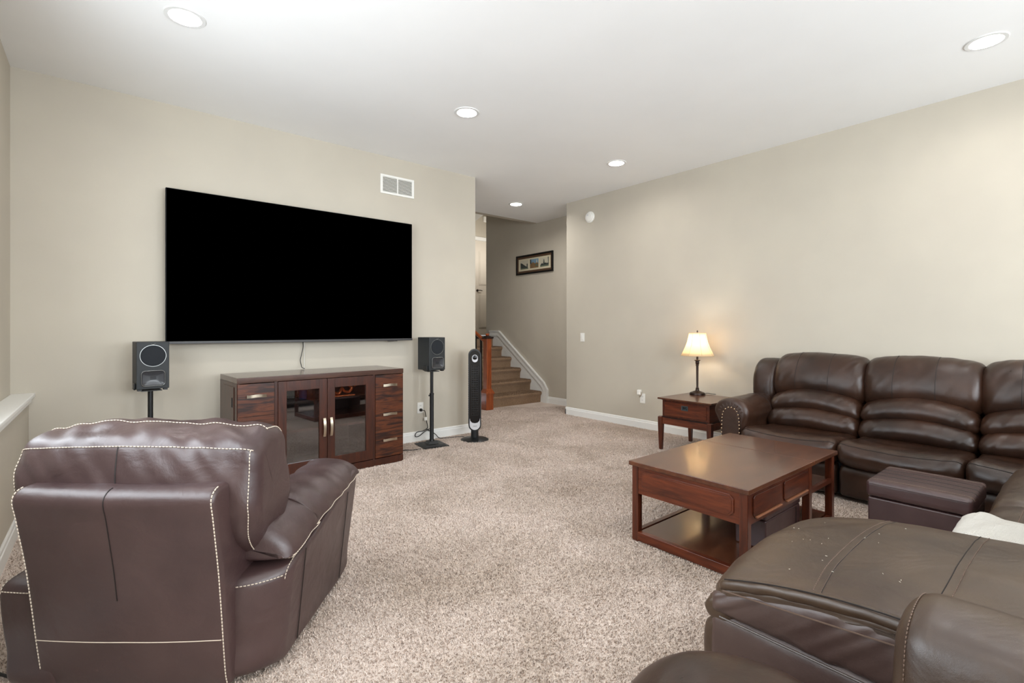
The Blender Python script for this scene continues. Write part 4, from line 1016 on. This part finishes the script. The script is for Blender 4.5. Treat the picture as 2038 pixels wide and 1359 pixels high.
# ------------------------------------------------------------------ round leather pouf near the camera
po = thing('leather_pouf', 'rounded dark brown leather footstool at the bottom edge in front of the footrest', 'footstool', (1.0, .475, 0))
vs = []; fs = []; n = 64; prof = [(.20, 0), (.245, .02), (.272, .10), (.280, .20), (.272, .30), (.252, .36), (.215, .40), (.16, .43), (.09, .443), (.02, .447)]
pp = catmull([(a_, b_, 0) for a_, b_ in prof], 5)
for p in pp:
    for i in range(n):
        t = 2*PI*i/n; k = 1+.018*noise.noise(Vector((math.cos(t)*2, math.sin(t)*2, p.y*5)))+.006*noise.noise(Vector((math.cos(t)*9, math.sin(t)*9, p.y*12)))
        vs.append((p.x*k*math.cos(t), p.x*k*math.sin(t), p.y*(1+.02*noise.noise(Vector((p.x*6*math.cos(t), p.x*6*math.sin(t), 4))))))
for j in range(len(pp)-1):
    for i in range(n): fs.append((j*n+i, j*n+(i+1) % n, (j+1)*n+(i+1) % n, (j+1)*n+i))
fs.append(tuple(range(n))[::-1]); fs.append(tuple((len(pp)-1)*n+i for i in range(n)))
mk('cushion', vs, fs, L_SOFA, po)
tube('seam', [(.276*math.cos(2*PI*i/48), .276*math.sin(2*PI*i/48), .29) for i in range(49)], .003, M_SEAM, po, 6)

# ------------------------------------------------------------------ recliner armchair (built in a frame turned with the chair: x right, y forward)
RC = Vector((-1.235, 1.95, 0))                        # centre, chair frame
org = RGT*RC.x+FWD*RC.y
rc = thing('recliner_armchair', 'brown leather recliner armchair with cream stitching seen from behind', 'armchair', (org.x, org.y, 0), TH-PI/2)
def Q(x, y, z): return (x-RC.x, y-RC.y, z)
# back shell: profile (y,z), swept in x
shp = [(1.66, .03), (1.60, .035), (1.575, .15), (1.545, .40), (1.51, .60), (1.497, .66), (1.505, .69), (1.54, .705), (1.62, .70), (1.70, .66), (1.76, .45), (1.79, .2), (1.76, .04)]
shp_r = loft('back_shell', shp, -1.232-.312, -1.232+.312, .018, L_REC, rc, lambda a, b, s: Q(-1.232+(s+1.232)*(1.0+.04*(b-.35)), a+.012*((s+1.232)/.3)**2, b), nz=.003, nsc=4, seed=91, ns=40, n=130, ke=6)
n = len(shp_r[2])
i0 = near(shp_r[2], 1.54, .705); i1 = near(shp_r[2], 1.60, .035)
if (i1-i0) % n > n/2: i0, i1 = i1, i0
stitches('cream_stitching', ringline(shp_r, 4, i0, i1, .002), M_STITCH, rc, .0020, .0085, .0035)
stitches('cream_stitching', ringline(shp_r, -5, i0, i1, .002), M_STITCH, rc, .0020, .0085, .0035)
mid_k = 6+19
ml = ringline(shp_r, mid_k, i0, i1, .0003); zs = [v for v in ml if v.z > .34]
tube('centre_seam', zs, .0018, M_SEAM, rc, 5)
tube('cross_seam', across(shp_r, 1.572, .20, .0008, 5, -5), .0016, M_STITCH, rc, 5)
# headrest / back cushion
hp = [(1.66, .46), (1.60, .56), (1.585, .66), (1.59, .75), (1.605, .815), (1.64, .842), (1.72, .862), (1.80, .855), (1.845, .80), (1.87, .66), (1.88, .52), (1.86, .42), (1.76, .39)]
HC = -1.245; HWD = .405
hd_ = loft('head_cushion', hp, HC-HWD, HC+HWD, .055, L_REC, rc, lambda a, b, s: Q(HC+(s-HC)*(1-.10*max(0, (.60-b)/.2)), a+.02*((s-HC)/.4)**2, b-.012*((s-HC)/.4)**2), puff=.014, nz=.013, nsc=7, seed=95, wr=.016, wsc=(15, 4), edge=.5, ns=80, n=120, ke=8, wd=.7)
stitches('cream_stitching', across(hd_, 1.605, .815, .0025, 4, -4), M_STITCH, hd_[0], .0018, .008, .0035)
stitches('cream_stitching', across(hd_, 1.72, .862, .0025, 4, -4), M_STITCH, hd_[0], .0018, .008, .0035)
n = len(hd_[2])
for kk in (5, -6):
    i0 = near(hd_[2], 1.605, .815); i1 = near(hd_[2], 1.70, .43)
    if (i1-i0) % n > n/2: i0, i1 = i1, i0
    stitches('cream_stitching', ringline(hd_, kk, i0, i1, .0025), M_STITCH, hd_[0], .0018, .008, .0035)
    i0 = near(hd_[2], 1.72, .862); i1 = near(hd_[2], 1.86, .45)
    if (i1-i0) % n > n/2: i0, i1 = i1, i0
    stitches('cream_stitching', ringline(hd_, kk, i0, i1, .0025), M_STITCH, hd_[0], .0018, .008, .0035)
i0 = near(hd_[2], 1.605, .815); i1 = near(hd_[2], 1.59, .62)
if (i1-i0) % n > n/2: i0, i1 = i1, i0
tube('centre_seam', ringline(hd_, 8+37, i0, i1, .0003), .0022, M_SEAM, hd_[0], 5)
# inner back, seat and footrest (facing the television)
loft('inner_back', [(1.80, .36), (1.86, .36), (1.93, .40), (1.945, .50), (1.93, .66), (1.89, .80), (1.83, .82), (1.79, .70)], RC.x-.27, RC.x+.27, .05, L_REC, rc, lambda a, b, s: Q(s, a, b), puff=.01, nz=.006, seed=97, ns=24, n=56)
loft('seat_cushion', [(1.80, .25), (1.82, .40), (1.95, .43), (2.2, .435), (2.36, .43), (2.43, .39), (2.44, .31), (2.40, .25)], RC.x-.265, RC.x+.265, .04, L_REC, rc, lambda a, b, s: Q(s, a, b), puff=.015, nz=.006, seed=98, ns=24, n=64)
loft('footrest', [(2.36, .05), (2.40, .05), (2.435, .12), (2.435, .23), (2.40, .28), (2.36, .28)], RC.x-.26, RC.x+.26, .03, L_REC, rc, lambda a, b, s: Q(s, a, b), nz=.004, seed=99, ns=16, n=40)
box('base_frame', *(-.27, .27, -.25, .40, .02, .26), M_BLACKM, rc)
def arm(sg):
    cx0 = RC.x
    # arm box: polygon in (y,z); swept across x with outward flare
    ap = [(1.645, .03), (1.635, .15), (1.63, .30), (1.645, .355), (1.72, .372), (1.86, .385), (2.05, .42), (2.25, .475), (2.39, .51), (2.43, .49), (2.425, .35), (2.405, .15), (2.395, .03), (2.1, .02), (1.85, .02)]
    def fa(a, b, s):
        fl_ = .045*max(0, (b-.03)/.45)*max(0, min(1, (s-.2)/.2))
        rn = .10*max(0, (s-.27)/.15)**2 if a < 1.70 else 0
        a2 = a+((.11 if sg > 0 else .015)*max(0, min(1, (s-.27)/.155))**2-(0 if sg > 0 else .035))*max(0, min(1, (1.80-a)/.15))
        return Q(cx0+sg*(s+fl_), a2, b)
    r = loft('arm', ap, .245, .425, .020, L_REC, rc, fa, nz=.0025, nsc=5, seed=101+sg, ns=26, n=150, ke=6)
    n = len(r[2]); i0 = near(r[2], 1.632, .32); i1 = near(r[2], 1.88, .388)
    if (i1-i0) % n > n/2: i0, i1 = i1, i0
    stitches('cream_stitching', ringline(r, -6, i0, i1, .002), M_STITCH, r[0], .0018, .008, .0035)
    stitches('cream_stitching', across(r, 1.632, .335, .002, 5, -5), M_STITCH, r[0], .0018, .008, .0035)
    # upright seam on the outer rear corner
    line = [Vector(Q(cx0+sg*(.4275+.045*max(0, (z-.03)/.45)), 1.845, z)) for z in [.04+.034*i for i in range(11)]]
    tube('upright_seam', line, .0016, M_SEAM, r[0], 5)
    line = [Vector(Q(cx0+sg*(.4275+.045*max(0, (z-.03)/.45)), 2.30-.02*(.5-z), z)) for z in [.04+.04*i for i in range(11)]]
    tube('upright_seam', line, .0016, M_SEAM, r[0], 5)
    # padded arm top: profile across x (s', z) swept along y, following the rising arm
    pp_ = [(.225, .0), (.215, .05), (.235, .09), (.30, .112), (.38, .10), (.44, .055), (.468, .0), (.455, -.022), (.36, -.028), (.26, -.022)]
    def fp_(a, b, s):
        t = (s-1.70)/.76; base = .415+.075*t+.01*math.sin(PI*t); k = 1-.38*t
        bb = b*k if b > 0 else b*.6
        return Q(cx0+sg*(a+.012*t-.01), s+ (.0 if t > .3 else (.03*(a-.22)/.2)), base+bb-.01*(1-t))
    p = loft('arm_pad', pp_, 1.68, 2.475, .035, L_REC, rc, fp_, puff=.004, nz=.007, nsc=7, seed=105+sg, wr=.010, wsc=(17, 5), edge=.8, ns=70, n=80, ke=7, wd=.3)
    stitches('cream_stitching', across(p, .467, -.004, .0022, 5, -3), M_STITCH, p[0], .0018, .008, .0035)
    n = len(p[2]); i0 = near(p[2], .26, -.02); i1 = near(p[2], .462, .0)
    if (i1-i0) % n > n/2: i0, i1 = i1, i0
    stitches('cream_stitching', ringline(p, 6, i0, i1, .002), M_STITCH, p[0], .0018, .008, .0035)
arm(1); arm(-1)

# ------------------------------------------------------------------ carpet pile
import numpy as np
def pile(name, M_, n_pts, area_fn, hmin, hmax, width, seed):
    """tens of thousands of short leaning yarn tufts joined in one mesh"""
    rng = np.random.default_rng(seed)
    P = area_fn(rng, n_pts); n = len(P); Z = P[:, 2] if P.shape[1] > 2 else np.zeros(n)
    ang = rng.uniform(0, 2*np.pi, n); h = rng.uniform(hmin, hmax, n); wv_ = width*rng.uniform(.7, 1.3, n)
    lean = rng.uniform(.3, 1.1, n)*h; la = ang+rng.uniform(-.8, .8, n)+np.pi/2
    ax, ay = np.cos(ang)*wv_, np.sin(ang)*wv_; lx_, ly_ = np.cos(la)*lean, np.sin(la)*lean
    v = np.zeros((n, 5, 3))
    v[:, 0] = np.stack([P[:, 0]-ax, P[:, 1]-ay, np.full(n, -.001)], 1)
    v[:, 1] = np.stack([P[:, 0]+ax, P[:, 1]+ay, np.full(n, -.001)], 1)
    v[:, 2] = np.stack([P[:, 0]+ax*.9+lx_*.5, P[:, 1]+ay*.9+ly_*.5, h*.7], 1)
    v[:, 3] = np.stack([P[:, 0]-ax*.9+lx_*.5, P[:, 1]-ay*.9+ly_*.5, h*.7], 1)
    v[:, 4] = np.stack([P[:, 0]+lx_*1.2, P[:, 1]+ly_*1.2, h], 1)
    v[:, :, 2] += Z[:, None]
    me = bpy.data.meshes.new(name); me.vertices.add(n*5); me.vertices.foreach_set('co', v.reshape(-1).astype(np.float32))
    base = (np.arange(n)*5)[:, None]
    loops = np.concatenate([base+np.array([[0, 1, 2, 3]]), base+np.array([[3, 2, 4]])], 1).reshape(-1)
    me.loops.add(len(loops)); me.loops.foreach_set('vertex_index', loops.astype(np.int32))
    starts = np.stack([np.arange(n)*7, np.arange(n)*7+4], 1).reshape(-1); tot = np.tile([4, 3], n)
    me.polygons.add(n*2); me.polygons.foreach_set('loop_start', starts.astype(np.int32)); me.polygons.foreach_set('loop_total', tot.astype(np.int32))
    me.update(calc_edges=True); me.materials.append(M_)
    o = bpy.data.objects.new(name, me); C.objects.link(o); return o
def area_room(rng, n_pts):
    # denser near the camera, only the floor that can be seen around the furniture
    d = rng.uniform(0, 1, n_pts)**.62*6.6+1.0; a = rng.uniform(-.84, .64, n_pts)
    u = np.tan(a); x = FWD.x*d*np.cos(a)/np.cos(a)+RGT.x*d*u; y = FWD.y*d+RGT.y*d*u
    ok = (x > -.39) & (x < 5.5) & (y > -.2) & (y < 5.93) & ~((x > 4.985) & (y < 4.87)) & ~((y > 4.685) & (x < 3.34))
    for x0, x1, y0, y1 in ((4.0, 5, -1, 2.05), (.75, 2.05, 4.07, 4.7), (1.47, 2.27, -1, .76), (4.3, 4.46, 5.8, 5.96)): ok &= ~((x > x0) & (x < x1) & (y > y0) & (y < y1))
    ok &= np.hypot(x-3.085, y-4.375) > .15
    ok &= np.hypot(x-1.0, y-.475) > .2
    return np.stack([x, y], 1)[ok]
pl = pile('carpet_pile', M_CARPET, 1000000, area_room, .005, .011, .0021, 3)
pl['kind'] = 'stuff'; tag(pl, 'short beige twisted pile of the wall-to-wall carpet', 'carpet')

def area_steps(rng, n_pts):
    k = rng.integers(0, 5, n_pts); x = rng.uniform(-.525, .56, n_pts); t = rng.uniform(-.030, RUN-.01, n_pts)
    z = (k+1)*RISE-.002-np.where(t < -.010, (-.010-t)*.5, 0)
    return np.stack([x, k*RUN+t, z], 1)
sp2 = pile('tread_pile', M_CARPST, 60000, area_steps, .005, .010, .0022, 5)
sp2['kind'] = 'stuff'; sp2.parent = stairs_root
